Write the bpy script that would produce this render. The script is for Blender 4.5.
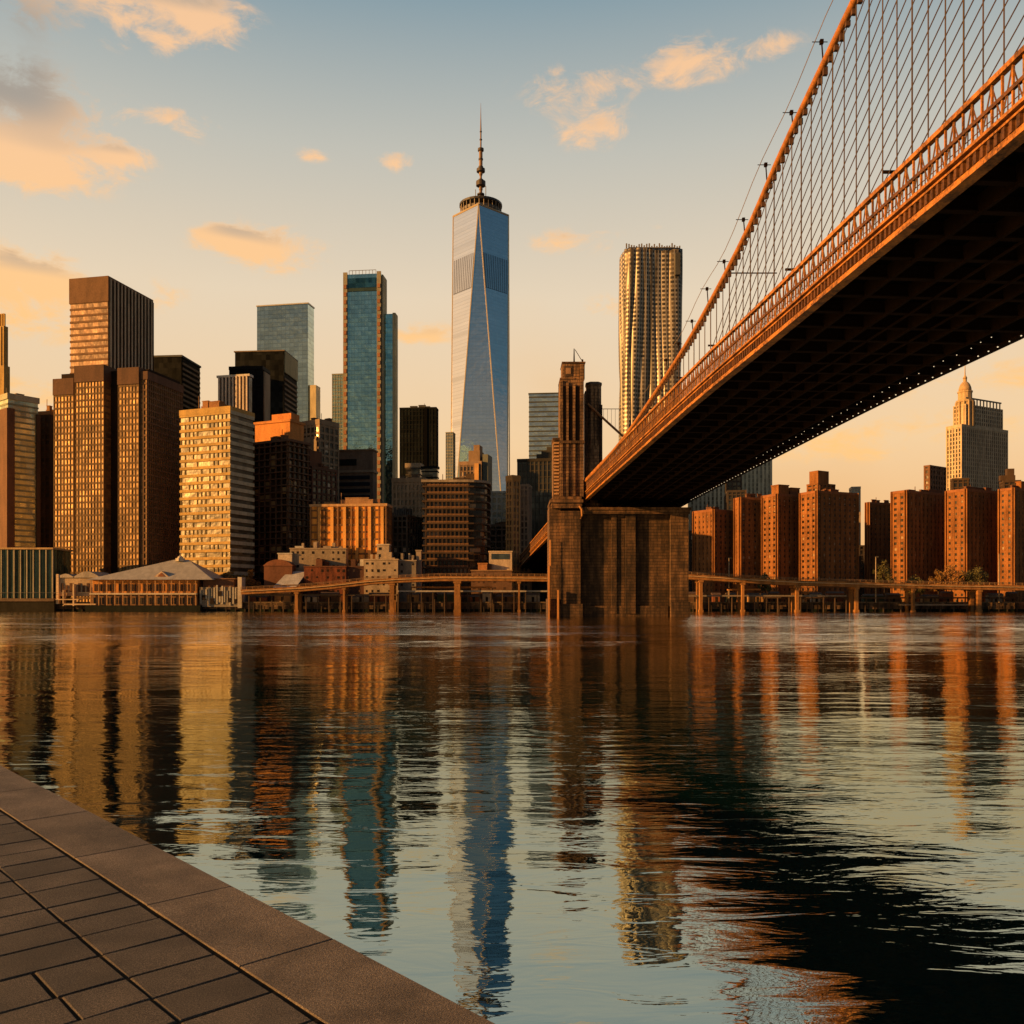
import bpy, math, random
from mathutils import Vector, Matrix
random.seed(7)
R = math.radians
sc = bpy.context.scene
for o in list(bpy.data.objects): bpy.data.objects.remove(o)

# ------------------------------------------------------------------ camera
F = 900.0; HZ = 600.0; EYE = 5.2
cam = bpy.data.cameras.new('camera'); camo = bpy.data.objects.new('camera', cam)
sc.collection.objects.link(camo); sc.camera = camo
camo.location = (0, 0, EYE); camo.rotation_euler = (R(90), 0, 0)
cam.sensor_width = 36; cam.lens = 36 * F / 1024; cam.shift_y = (HZ - 512) / 1024
cam.clip_start = .1; cam.clip_end = 20000
sc.render.resolution_x = 1024; sc.render.resolution_y = 1024
sc.view_settings.view_transform = 'Standard'; sc.view_settings.look = 'None'
sc.view_settings.exposure = .65; sc.view_settings.gamma = 1
SUN_EL = R(11); SUN_AZ = R(-108)     # azimuth from +Y, clockwise towards +X: left, a little behind the viewer

# ------------------------------------------------------------------ node helpers
class NT:
    def __init__(s, tree): s.t = tree; s.n = tree.nodes; s.l = tree.links
    def new(s, typ, **kw):
        n = s.n.new(typ)
        for k, v in kw.items(): setattr(n, k, v)
        return n
    def put(s, sock, v):
        if isinstance(v, bpy.types.NodeSocket): s.l.new(v, sock)
        elif v is not None: sock.default_value = v
    def m(s, op, a, b=None, c=None, clamp=False):
        n = s.new('ShaderNodeMath', operation=op, use_clamp=clamp)
        for i, v in enumerate((a, b, c)):
            if v is not None: s.put(n.inputs[i], v)
        return n.outputs[0]
    def mr(s, v, a, b, c=0., d=1., smooth=True):
        n = s.new('ShaderNodeMapRange'); n.interpolation_type = 'SMOOTHSTEP' if smooth else 'LINEAR'
        s.put(n.inputs[0], v)
        for i, x in enumerate((a, b, c, d)): s.put(n.inputs[i + 1], x)
        return n.outputs[0]
    def mix(s, f, a, b, blend='MIX'):
        n = s.new('ShaderNodeMix', data_type='RGBA', blend_type=blend)
        s.put(n.inputs[0], f)
        for i, v in ((6, a), (7, b)):
            if isinstance(v, tuple): v = tuple(v[:3]) + (1.,)
            s.put(n.inputs[i], v)
        return n.outputs[2]
    def ramp(s, f, pts):
        n = s.new('ShaderNodeValToRGB'); e = n.color_ramp.elements
        while len(e) < len(pts): e.new(.5)
        for i, (p, c) in enumerate(pts): e[i].position = p; e[i].color = tuple(c) + (1,)
        s.put(n.inputs[0], f); return n.outputs[0]
    def noise(s, vec, scale, detail=4, rough=.5, dist=0.):
        n = s.new('ShaderNodeTexNoise'); s.put(n.inputs['Vector'], vec)
        n.inputs['Scale'].default_value = scale; n.inputs['Detail'].default_value = detail
        n.inputs['Roughness'].default_value = rough; n.inputs['Distortion'].default_value = dist
        return n.outputs[0]
    def vscale(s, vec, k):
        n = s.new('ShaderNodeVectorMath', operation='MULTIPLY'); s.put(n.inputs[0], vec); n.inputs[1].default_value = k
        return n.outputs[0]
    def xyz(s, vec):
        n = s.new('ShaderNodeSeparateXYZ'); s.put(n.inputs[0], vec); return n.outputs
    def comb(s, x, y, z):
        n = s.new('ShaderNodeCombineXYZ')
        for i, v in enumerate((x, y, z)): s.put(n.inputs[i], v)
        return n.outputs[0]

# ------------------------------------------------------------------ sky
w = bpy.data.worlds.new('World'); sc.world = w; w.use_nodes = True
t = NT(w.node_tree); t.n.clear()
d = t.new('ShaderNodeTexCoord').outputs['Generated']
nv = t.new('ShaderNodeVectorMath', operation='NORMALIZE'); t.put(nv.inputs[0], d); d = nv.outputs[0]
x, y, z = t.xyz(d)
el = t.m('ARCSINE', z); az = t.m('ARCTAN2', x, y)
e1 = t.m('DIVIDE', t.m('MAXIMUM', el, 0.), 1.0)
front = t.ramp(e1, [(0, (.92, .42, .13)), (.07, (1.0, .55, .22)), (.165, (1.02, .69, .37)), (.32, (.90, .73, .52)),
                    (.46, (.60, .585, .51)), (.59, (.275, .38, .43)), (1, (.09, .17, .24))])
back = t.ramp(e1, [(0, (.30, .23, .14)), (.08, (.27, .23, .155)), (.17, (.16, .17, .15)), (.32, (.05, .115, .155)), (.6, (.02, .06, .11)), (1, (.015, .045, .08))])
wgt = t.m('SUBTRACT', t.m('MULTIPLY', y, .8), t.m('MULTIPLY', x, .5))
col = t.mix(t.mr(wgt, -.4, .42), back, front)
# warm glow low towards the sun (left)
glow = t.m('MULTIPLY', t.mr(x, -.40, -1.0), t.mr(el, .9, .15))
col = t.mix(t.m('MULTIPLY', glow, .55), col, (1.15, .62, .20))
# physical sky underneath
sky = t.new('ShaderNodeTexSky', sky_type='NISHITA'); sky.sun_disc = False
sky.sun_elevation = SUN_EL; sky.sun_rotation = SUN_AZ; sky.dust_density = 2.5
nis = t.vscale(sky.outputs[0], (.07, .07, .07))
col = t.mix(.12, col, nis)
# clouds: noise banks at fixed bearings
wv = t.comb(t.m('MULTIPLY', az, 1.0), t.m('MULTIPLY', el, 1.9), 0.)
n1 = t.noise(wv, 9., 6, .58, .3)
n2 = t.noise(wv, 3.2, 3, .5)
def azel(px, py):
    X = (px - 512) / F; Z = (HZ - py) / F
    return math.atan2(X, 1), math.atan2(Z, math.hypot(X, 1))
blobs = [(60, -2, 60, 22, 1.0), (150, 8, 62, 22, 1.3), (205, 14, 40, 18, 1.1), (18, 105, 52, 30, 1.25), (80, 108, 40, 14, .7), (30, 158, 58, 22, 1.9), (118, 155, 30, 11, 1.25),
         (180, 124, 42, 11, .8), (160, 42, 16, 8, .8), (28, 276, 58, 22, 1.8), (130, 292, 45, 14, .9), (30, 325, 60, 16, .8), (228, 238, 30, 13, 1.1), (270, 250, 50, 18, 1.2),
         (395, 162, 20, 9, 1.0), (425, 338, 48, 13, 1.0), (575, 90, 50, 16, 1.05), (690, 62, 40, 17, 1.05), (595, 132, 34, 14, 1.0), (572, 242, 36, 11, 1.2),
         (762, 48, 38, 12, .7), (660, 232, 26, 9, .8), (610, 305, 26, 10, .8), (310, 155, 18, 6, .6), (20, 390, 80, 12, .6), (920, 350, 130, 13, .75), (900, 432, 120, 14, .9), (830, 455, 90, 9, .7), (990, 380, 90, 13, .7)]
tot = None; shade = None
for (px, py, sx, sy, a) in blobs:
    A, E = azel(px, py); sx = sx / F * .95; sy = sy / F * .95
    da = t.m('MULTIPLY', t.m('SUBTRACT', az, A), 1 / sx); de = t.m('MULTIPLY', t.m('SUBTRACT', el, E), 1 / sy)
    r2 = t.m('ADD', t.m('MULTIPLY', da, da), t.m('MULTIPLY', de, de))
    g = t.m('MULTIPLY', t.m('EXPONENT', t.m('MULTIPLY', r2, -1.)), a)
    tot = g if tot is None else t.m('ADD', tot, g)
    sg = t.m('MULTIPLY', g, de)
    shade = sg if shade is None else t.m('ADD', shade, sg)
n3 = t.noise(wv, 21., 7, .68, .5)
dens = t.m('ADD', t.m('ADD', t.m('MULTIPLY', tot, .62), t.m('MULTIPLY', t.m('SUBTRACT', n1, .5), 1.7)), t.m('MULTIPLY', t.m('SUBTRACT', n3, .5), 2.1))
cm = t.m('MULTIPLY', t.mr(dens, .12, .85), t.mr(tot, .05, .40))
lowband = t.m('MULTIPLY', t.mr(n2, .48, .68), t.m('MULTIPLY', t.mr(el, .42, .12), .35))
sh = t.m('MULTIPLY', t.mr(shade, .0, 1.1), t.mr(dens, .3, .95))
ccol = t.mix(sh, (1.05, .60, .22), (.60, .42, .27))
ccol = t.mix(t.mr(el, .18, .5), ccol, t.mix(sh, (1.0, .60, .32), (.45, .37, .29)))
gc = t.m('MULTIPLY', t.m('MULTIPLY', t.mr(az, -.40, -.50), t.mr(el, .41, .46)), t.mr(el, .58, .50))
ccol = t.mix(gc, ccol, (.38, .33, .28))
col = t.mix(lowband, col, (.85, .50, .22))
col = t.mix(t.m('MULTIPLY', cm, .88), col, ccol)
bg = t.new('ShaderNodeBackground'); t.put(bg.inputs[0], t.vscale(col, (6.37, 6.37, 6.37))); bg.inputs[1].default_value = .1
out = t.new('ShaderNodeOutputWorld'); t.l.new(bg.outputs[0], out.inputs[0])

# ------------------------------------------------------------------ sun
sl = bpy.data.lights.new('sun', 'SUN'); sl.energy = 5.0; sl.angle = R(.5); sl.color = (1, .47, .12)
so = bpy.data.objects.new('sun', sl); sc.collection.objects.link(so)
sd = Vector((math.sin(SUN_AZ) * math.cos(SUN_EL), math.cos(SUN_AZ) * math.cos(SUN_EL), math.sin(SUN_EL)))
so.rotation_euler = sd.to_track_quat('Z', 'Y').to_euler()

# ------------------------------------------------------------------ materials
MC = {}
def principled(name):
    m = bpy.data.materials.new(name); m.use_nodes = True
    t = NT(m.node_tree); b = m.node_tree.nodes['Principled BSDF']
    return m, t, b
def wall(col, rough=.85, var=.35, scale=.25, metal=0., bump=0.):
    key = ('w', col, rough, var, scale, metal, bump)
    if key in MC: return MC[key]
    m, t, b = principled('masonry')
    oc = t.new('ShaderNodeTexCoord').outputs['Object']
    a = t.noise(t.vscale(oc, (1, 1, .25)), scale, 5, .6)
    c = t.noise(oc, scale * 6, 3, .6)
    f = t.m('ADD', t.m('MULTIPLY', a, .6), t.m('MULTIPLY', c, .4))
    k = t.mr(f, .32, .68, 1 - var, 1 + var * .5)
    cc = t.new('ShaderNodeVectorMath', operation='SCALE'); cc.inputs[0].default_value = col; t.put(cc.inputs[3], k)
    t.put(b.inputs['Base Color'], cc.outputs[0]); b.inputs['Roughness'].default_value = rough; b.inputs['Metallic'].default_value = metal; b.inputs['Specular IOR Level'].default_value = .05 if max(col) < .05 else .35
    if bump:
        bn = t.new('ShaderNodeBump'); t.put(bn.inputs['Height'], c); bn.inputs['Distance'].default_value = bump; t.put(b.inputs['Normal'], bn.outputs[0])
    MC[key] = m; return m
def ashlar(col, bw=2.2, bh=.9):
    m, t, b = principled('ashlar_stone')
    oc = t.new('ShaderNodeTexCoord').outputs['Object']
    x, y, z = t.xyz(oc)
    v = t.comb(t.m('ADD', x, y), z, 0.)
    br = t.new('ShaderNodeTexBrick'); t.put(br.inputs['Vector'], v)
    br.inputs['Scale'].default_value = 1; br.inputs['Brick Width'].default_value = bw; br.inputs['Row Height'].default_value = bh
    br.inputs['Mortar Size'].default_value = .07; br.inputs['Mortar Smooth'].default_value = .4
    br.inputs['Color1'].default_value = (*col, 1); br.inputs['Color2'].default_value = (*[c * .62 for c in col], 1); br.inputs['Mortar'].default_value = (*[c * .25 for c in col], 1)
    n = t.noise(t.comb(x, y, t.m('MULTIPLY', z, .3)), .35, 6, .65)
    k = t.m('MULTIPLY', t.mr(n, .35, .65, .38, 1.45), t.mr(t.noise(t.comb(t.m('MULTIPLY', x, .8), t.m('MULTIPLY', y, .8), t.m('MULTIPLY', z, .05)), 1., 4, .6), .35, .6, .55, 1.15))
    cc = t.new('ShaderNodeVectorMath', operation='SCALE'); t.put(cc.inputs[0], br.outputs[0]); t.put(cc.inputs[3], k)
    t.put(b.inputs['Base Color'], cc.outputs[0]); b.inputs['Roughness'].default_value = .9
    bn = t.new('ShaderNodeBump'); t.put(bn.inputs['Height'], t.m('ADD', t.m('MULTIPLY', br.outputs[1], -1.), t.m('MULTIPLY', t.noise(oc, 2., 4, .6), .5)))
    bn.inputs['Distance'].default_value = .15; t.put(b.inputs['Normal'], bn.outputs[0])
    return m
def glass(tint, fh=3.5, bw=3., metal=.85, rough=.1, var=.35, pale=0., palecol=(.5, .4, .28), lines=0., wob=.35, rare=.0):
    """window wall: every pane reflects a little differently"""
    key = ('g', tint, fh, bw, metal, rough, var, pale, palecol, lines, wob)
    if key in MC: return MC[key]
    m, t, b = principled('window_glass')
    oc = t.new('ShaderNodeTexCoord').outputs['Object']
    x, y, z = t.xyz(oc)
    u = t.m('DIVIDE', t.m('ADD', x, y), bw); v = t.m('DIVIDE', z, fh)
    wn = t.new('ShaderNodeTexWhiteNoise'); wn.noise_dimensions = '3D'
    t.put(wn.inputs[0], t.comb(t.m('FLOOR', u), t.m('FLOOR', v), 0.))
    r = wn.outputs[0]
    fl = t.new('ShaderNodeTexWhiteNoise'); fl.noise_dimensions = '1D'; t.put(fl.inputs['W'], t.m('FLOOR', v))
    big = t.noise(t.vscale(oc, (.6, .6, 1.)), .035, 3, .5)
    k = t.m('MULTIPLY', t.mr(r, 0., 1., 1 - var, 1 + var, False), t.mr(big, .3, .7, 1 - var * .8, 1 + var * .6))
    k = t.m('MULTIPLY', k, t.mr(fl.outputs[0], 0., 1., 1 - var * .5, 1 + var * .5, False))
    if lines:
        fu = t.m('FRACT', u); fv = t.m('FRACT', v)
        ln = t.m('MAXIMUM', t.m('LESS_THAN', fu, .10), t.m('LESS_THAN', fv, .20))
        k = t.m('MULTIPLY', k, t.m('SUBTRACT', 1., t.m('MULTIPLY', ln, lines)))
    cc = t.new('ShaderNodeVectorMath', operation='SCALE'); cc.inputs[0].default_value = tint; t.put(cc.inputs[3], k)
    colr = cc.outputs[0]; mt = metal
    if pale:
        pm = t.m('GREATER_THAN', r, 1 - pale)
        colr = t.mix(pm, colr, palecol)
        mt = t.m('MULTIPLY', t.m('SUBTRACT', 1., pm), metal)
    t.put(b.inputs['Base Color'], colr); t.put(b.inputs['Metallic'], mt); b.inputs['Roughness'].default_value = rough; b.inputs['Specular IOR Level'].default_value = .02 if metal <= .1 else .5
    bn = t.new('ShaderNodeBump'); t.put(bn.inputs['Height'], t.m('ADD', t.m('MULTIPLY', t.noise(oc, .12, 3, .5), 4.), t.m('MULTIPLY', r, .02)))
    bn.inputs['Distance'].default_value = wob; bn.inputs['Strength'].default_value = .5; t.put(b.inputs['Normal'], bn.outputs[0])
    MC[key] = m; return m

# ------------------------------------------------------------------ mesh helpers
class MB:
    def __init__(s): s.v = []; s.f = []; s.st = []
    def add(s, vs, fs):
        n = len(s.v); s.st.append(n); s.v += [tuple(q) for q in vs]; s.f += [tuple(i + n for i in f) for f in fs]; return s
    def box(s, x0, x1, y0, y1, z0, z1, M=None):
        vs = [Vector((x, y, z)) for z in (z0, z1) for y in (y0, y1) for x in (x0, x1)]
        if M is not None: vs = [M @ v for v in vs]
        return s.add(vs, [(0, 2, 3, 1), (4, 5, 7, 6), (0, 1, 5, 4), (2, 6, 7, 3), (1, 3, 7, 5), (0, 4, 6, 2)])
    def prism(s, pts, z0, z1, top=None):
        n = len(pts); top = top or pts
        vs = [(p[0], p[1], z0) for p in pts] + [(p[0], p[1], z1) for p in top]
        return s.add(vs, [tuple(range(n))[::-1], tuple(range(n, 2 * n))] + [(i, (i + 1) % n, (i + 1) % n + n, i + n) for i in range(n)])
    def lathe(s, prof, n=16, cx=0, cy=0):
        vs = []; fs = []
        for (r, z) in prof: vs += [(cx + r * math.cos(2 * math.pi * i / n), cy + r * math.sin(2 * math.pi * i / n), z) for i in range(n)]
        for j in range(len(prof) - 1): fs += [(j * n + i, j * n + (i + 1) % n, (j + 1) * n + (i + 1) % n, (j + 1) * n + i) for i in range(n)]
        fs += [tuple(range(n))[::-1], tuple(range((len(prof) - 1) * n, len(prof) * n))]
        return s.add(vs, fs)
    def tube(s, pts, r, n=6, taper=None):
        pts = [Vector(p) for p in pts]; vs = []; fs = []
        for j, p in enumerate(pts):
            dd = (pts[min(j + 1, len(pts) - 1)] - pts[max(j - 1, 0)]).normalized()
            a = dd.cross(Vector((0, 0, 1)) if abs(dd.z) < .9 else Vector((1, 0, 0))).normalized(); b = dd.cross(a)
            rr = r if taper is None else r + (taper - r) * j / max(1, len(pts) - 1)
            vs += [p + rr * (a * math.cos(2 * math.pi * i / n) + b * math.sin(2 * math.pi * i / n)) for i in range(n)]
        for j in range(len(pts) - 1): fs += [(j * n + i, j * n + (i + 1) % n, (j + 1) * n + (i + 1) % n, (j + 1) * n + i) for i in range(n)]
        fs += [tuple(range(n))[::-1], tuple(range((len(pts) - 1) * n, len(pts) * n))]
        return s.add(vs, fs)
    def sweep(s, path, sect):
        """closed section [(lateral,height)] carried along path of (origin, lateral unit vector)"""
        n = len(sect); vs = []; fs = []
        for (o, lat) in path: vs += [Vector(o) + Vector(lat) * a + Vector((0, 0, h)) for (a, h) in sect]
        for j in range(len(path) - 1): fs += [(j * n + i, (j + 1) * n + i, (j + 1) * n + (i + 1) % n, j * n + (i + 1) % n) for i in range(n)]
        fs += [tuple(range(n)), tuple(range((len(path) - 1) * n, len(path) * n))[::-1]]
        return s.add(vs, fs)
    def each(s, name, m, parent, cap=100):
        st = s.st + [len(s.v)]; rest = MB(); fi = 0
        for i in range(len(s.st)):
            a, b_ = st[i], st[i + 1]; fs = []
            while fi < len(s.f) and min(s.f[fi]) >= a and max(s.f[fi]) < b_: fs.append(tuple(q - a for q in s.f[fi])); fi += 1
            if i < cap: MB().add(s.v[a:b_], fs).build(name, m, parent)
            else: rest.add(s.v[a:b_], fs)
        if rest.v: rest.build(name, m, parent)['kind'] = 'stuff'
    def build(s, name, m, parent=None, smooth=False, loc=None):
        me = bpy.data.meshes.new(name); me.from_pydata(s.v, [], s.f); me.validate(); me.update()
        o = bpy.data.objects.new(name, me); sc.collection.objects.link(o); me.materials.append(m)
        if parent: o.parent = parent
        if loc is not None: o.location = loc
        if smooth:
            for p in me.polygons: p.use_smooth = True
        return o
def tag(o, label=None, cat=None, group=None, kind=None):
    for k, v in (('label', label), ('category', cat), ('group', group), ('kind', kind)):
        if v: o[k] = v
    return o
def empty(name, loc, rz=0, label=None, cat=None, group=None):
    o = bpy.data.objects.new(name, None); sc.collection.objects.link(o); o.location = loc; o.rotation_euler = (0, 0, rz)
    return tag(o, label, cat, group)
def wx(px, D): return (px - 512) / F * D
def wz(py, D): return EYE + (HZ - py) / F * D
GZ = 2.6        # city ground level above the river

# ------------------------------------------------------------------ the setting
# river
m, t, b = principled('river_water'); t.n.remove(b)
geo = t.new('ShaderNodeNewGeometry').outputs['Position']
gx, gy, gz = t.xyz(geo)
far = t.mr(gy, 62., 150.)
swell = t.noise(t.vscale(geo, (.10, .22, 1)), 1., 2, .5, .3)
mid = t.noise(t.vscale(geo, (.50, 1.45, 1)), 1., 3, .55, .6)
fine = t.noise(t.vscale(geo, (2.4, 6.0, 1)), 1., 3, .6, .3)
patch = t.mr(t.noise(t.vscale(geo, (.02, .045, 1)), 1., 3, .5), .35, .7, .35, 1.3)
patch = t.m('MULTIPLY', patch, t.mr(gy, 8., 26., .55, 1.))
h = t.m('ADD', t.m('MULTIPLY', swell, .11), t.m('MULTIPLY', t.m('MULTIPLY', patch, t.m('ADD', 1., t.m('MULTIPLY', far, 2.6))), t.m('ADD', t.m('MULTIPLY', mid, .038), t.m('MULTIPLY', fine, .0032))))
bn = t.new('ShaderNodeBump'); t.put(bn.inputs['Height'], h); bn.inputs['Distance'].default_value = 1.; bn.inputs['Strength'].default_value = 1.
def cnoise(k, det):
    n = t.new('ShaderNodeTexNoise'); t.put(n.inputs['Vector'], t.vscale(geo, k)); n.inputs['Scale'].default_value = 1; n.inputs['Detail'].default_value = det; n.inputs['Roughness'].default_value = .62
    v = t.new('ShaderNodeVectorMath', operation='SUBTRACT'); t.put(v.inputs[0], n.outputs['Color']); v.inputs[1].default_value = (.5, .5, .5); return v.outputs[0]
ca = cnoise((.16, .55, 1), 5)
gust = t.mr(t.noise(t.vscale(geo, (.006, .035, 1)), 1., 3, .55), .38, .62, .35, 1.2)
amp = t.m('MULTIPLY', t.mr(gy, 62., 130.), gust)
ax, ay, _a = t.xyz(ca)
aym = t.m('ADD', t.m('MULTIPLY', t.m('ABSOLUTE', ay), -1.), .015)
nf = t.comb(t.m('MULTIPLY', t.m('MULTIPLY', ax, amp), .16), t.m('MULTIPLY', t.m('MULTIPLY', aym, amp), 1.0), 0.)
nsum = t.new('ShaderNodeVectorMath', operation='ADD'); t.put(nsum.inputs[0], bn.outputs[0]); t.put(nsum.inputs[1], nf)
nn = t.new('ShaderNodeVectorMath', operation='NORMALIZE'); t.put(nn.inputs[0], nsum.outputs[0])
lw0 = t.new('ShaderNodeLayerWeight'); lw0.inputs[0].default_value = .32; lw_f = lw0.outputs['Facing']
gl = t.new('ShaderNodeBsdfGlossy'); t.put(gl.inputs['Color'], t.mix(t.mr(lw_f, .70, .87), (.60, .72, .70), (1.0, .93, .80)))
t.put(gl.inputs['Roughness'], t.m('ADD', t.m('MULTIPLY', far, .03), .012)); t.put(gl.inputs['Normal'], nn.outputs[0])
df = t.new('ShaderNodeBsdfDiffuse'); df.inputs[0].default_value = (.003, .024, .019, 1)
lw = t.new('ShaderNodeLayerWeight'); lw.inputs[0].default_value = .32
fr = t.mr(lw.outputs['Facing'], .68, .86, .62, .97, False)
ms = t.new('ShaderNodeMixShader'); t.put(ms.inputs[0], fr); t.l.new(df.outputs[0], ms.inputs[1]); t.l.new(gl.outputs[0], ms.inputs[2])
t.l.new(ms.outputs[0], t.n['Material Output'].inputs[0])
tag(MB().add([(-6000, -3000, 0), (6000, -3000, 0), (6000, 420, 0), (-6000, 420, 0)], [(0, 1, 2, 3)]).build('water', m), kind='structure')
# land behind the far bank
tag(MB().box(-6000, 6000, 408, 9000, -6, GZ).build('ground', wall((.06, .05, .04), .95, .4, .03)), kind='structure')

# near promenade
O0 = Vector((-.06, 3.40, 0)); e = Vector((.677, -.735, 0)).normalized(); nin = Vector((-e.y * -1, 0, 0)); nin = Vector((e.y, -e.x, 0))   # inland
PZ = 3.6
def prom(s, tt, z): p = O0 + e * s + nin * tt; return (p.x, p.y, z)
def stone(cols, sc1=60., rough=.8):
    m, t, b = principled('granite')
    g = t.new('ShaderNodeNewGeometry'); pos = g.outputs['Position']; rnd = g.outputs['Random Per Island']
    sp = t.noise(pos, sc1, 4, .75); sp2 = t.noise(pos, 260., 2, .6); bl = t.noise(pos, 2.2, 5, .6)
    c = t.mix(t.mr(sp, .42, .60), cols[0], cols[1]); c = t.mix(t.mr(sp2, .58, .66), c, cols[2])
    st_ = t.noise(pos, .9, 6, .7); c = t.mix(t.mr(st_, .52, .66, 0., .55), c, tuple(v * .5 for v in cols[0]))
    k = t.m('MULTIPLY', t.mr(bl, .3, .7, .75, 1.45), t.mr(rnd, 0., 1., .72, 1.2, False))
    cc = t.new('ShaderNodeVectorMath', operation='SCALE'); t.put(cc.inputs[0], c); t.put(cc.inputs[3], k)
    t.put(b.inputs['Base Color'], cc.outputs[0]); b.inputs['Roughness'].default_value = rough
    bn = t.new('ShaderNodeBump'); t.put(bn.inputs['Height'], t.m('ADD', sp, t.m('MULTIPLY', sp2, .5))); bn.inputs['Distance'].default_value = .006
    t.put(b.inputs['Normal'], bn.outputs[0]); return m
def slab(mb, s0, s1, t0, t1, z0, z1, bev=.006, j=0.):
    # bevelled slab, slightly irregular edges
    q = lambda: random.uniform(-j, j)
    c = [(s0 + q(), t0 + q()), (s1 + q(), t0 + q()), (s1 + q(), t1 + q()), (s0 + q(), t1 + q())]
    mid = ((s0 + s1) / 2, (t0 + t1) / 2); dz = [random.uniform(-j, j) * .5 for _ in c]
    ins = [(a + math.copysign(bev, mid[0] - a), b_ + math.copysign(bev, mid[1] - b_)) for a, b_ in c]
    vs = [prom(a, b_, z0) for a, b_ in c] + [prom(a, b_, z1 - bev + dz[i]) for i, (a, b_) in enumerate(c)] + [prom(a, b_, z1 + dz[i]) for i, (a, b_) in enumerate(ins)]
    fs = [(8, 9, 10, 11)] + [(i, (i + 1) % 4, (i + 1) % 4 + 4, i + 4) for i in range(4)] + [(i + 4, (i + 1) % 4 + 4, (i + 1) % 4 + 8, i + 8) for i in range(4)]
    mb.add(vs, fs)
mort = wall((.022, .017, .012), .95, .5, 8.)
mb = MB(); mb.add([prom(-60, .02, -5), prom(40, .02, -5), prom(40, 40, -5), prom(-60, 40, -5), prom(-60, .02, PZ - .0055), prom(40, .02, PZ - .0055), prom(40, 40, PZ - .0055), prom(-60, 40, PZ - .0055)],
       [(0, 1, 5, 4), (1, 2, 6, 5), (2, 3, 7, 6), (3, 0, 4, 7), (4, 5, 6, 7)])
tag(mb.build('quay', mort), kind='structure')
mb = MB(); s = -60.
CW = .47
while s < 12:
    L = random.uniform(.95, 1.25); slab(mb, s, s + L - .007, 0, CW, PZ - .3, PZ + .0015, .004, .002); s += L
tag(mb.build('kerb', stone([(.070, .054, .039), (.17, .13, .092), (.38, .31, .23)], 120.)), kind='structure')
mb = MB(); s = -20.; k = 0
while s < 8:
    W = random.choice((.30, .27, .33, .29)); g = .010
    slab(mb, s, s + W - g, CW + .022, CW + .40, PZ - .05, PZ, .006, .004)
    tt = CW + .41 - random.uniform(0, .4); first = True
    while tt < 9:
        L = random.choice((.42, .50, .56, .30))
        a = max(tt, CW + .41)
        if tt + L - a > .08: slab(mb, s, s + W - g, a, tt + L - g, PZ - .05, PZ, .006, .004)
        tt += L
    s += W
tag(mb.build('pavement', stone([(.040, .033, .026), (.105, .084, .063), (.22, .18, .14)], 130.)), kind='structure')

# ------------------------------------------------------------------ buildings
def corner(D, alpha, xl, xc, xr):
    C = Vector((wx(xc, D), D)); dl = Vector((-math.cos(alpha), math.sin(alpha))); dr = Vector((math.sin(alpha), math.cos(alpha)))
    def solve(px, dv):
        k = (px - 512) / F
        return (k * C.y - C.x) / (dv.x - k * dv.y)
    return C, dl, dr, (abs(solve(xl, dl)) if xl != xc else None), (abs(solve(xr, dr)) if xr != xc else None)
def facade(root, w, dpt, z0, z1, fh, bw, bh, pw, glassm, bandm, pierm, bp=.35, pp=.5, cx=0, cy=0, cap=1.2, capm=None, vert=True, prefix='', corners=True):
    """core of glass with floor bands and piers standing proud"""
    H = z1 - z0
    MB().box(cx - w / 2, cx + w / 2, cy - dpt / 2, cy + dpt / 2, z0, z1 - .3).build(prefix + 'window_wall', glassm, root)
    if bh > 0:
        mb = MB(); n = max(1, round(H / fh)); f = H / n
        for k in range(n):
            zz = z0 + k * f; mb.box(cx - w / 2 - bp, cx + w / 2 + bp, cy - dpt / 2 - bp, cy + dpt / 2 + bp, zz, zz + bh)
        mb.build(prefix + 'floor_bands', bandm, root)
    if pw > 0:
        mb = MB()
        n = max(1, round(w / bw))
        for i in range(n + 1):
            if not corners and i in (0, n): continue
            xx = cx - w / 2 + w * i / n
            mb.box(xx - pw / 2, xx + pw / 2, cy - dpt / 2 - pp, cy - dpt / 2 + .1, z0, z1 - .1); mb.box(xx - pw / 2, xx + pw / 2, cy + dpt / 2 - .1, cy + dpt / 2 + pp, z0, z1 - .1)
        n = max(1, round(dpt / bw))
        for i in range(n + 1):
            yy = cy - dpt / 2 + dpt * i / n
            e_ = .013 if i in (0, n) else 0
            mb.box(cx + w / 2 - .1, cx + w / 2 + pp + e_, yy - pw / 2 - e_, yy + pw / 2 + e_, z0 + .01, z1 - .12); mb.box(cx - w / 2 - pp - e_, cx - w / 2 + .1, yy - pw / 2 - e_, yy + pw / 2 + e_, z0 + .01, z1 - .12)
        mb.build(prefix + 'piers', pierm, root)
    if cap:
        q = max(bp, pp) + .12
        MB().box(cx - w / 2 - q, cx + w / 2 + q, cy - dpt / 2 - q, cy + dpt / 2 + q, z1 - cap, z1).build(prefix + 'parapet', capm or bandm, root)
def bld(name, label, D, alpha, xl, xc, xr, ytop, fh, bw, bh, pw, g, bm, pm, cat='skyscraper', dmin=None, wl=None, group=None, z0=GZ, **kw):
    alpha = R(alpha)
    C, dl, dr, w, dd = corner(D, alpha, xl, xc, xr)
    if w is None: w = wl or 25
    if dd is None: dd = dmin or 25
    ce = C + dl * w / 2 + dr * dd / 2
    root = empty(name, (ce.x, ce.y, z0), -alpha, label, cat, group)
    zt = wz(ytop, D) - z0
    facade(root, w, dd, 0, zt, fh, bw, bh, pw, g, bm, pm, **kw)
    root['_w'] = w; root['_d'] = dd; root['_h'] = zt
    return root, w, dd, zt
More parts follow.
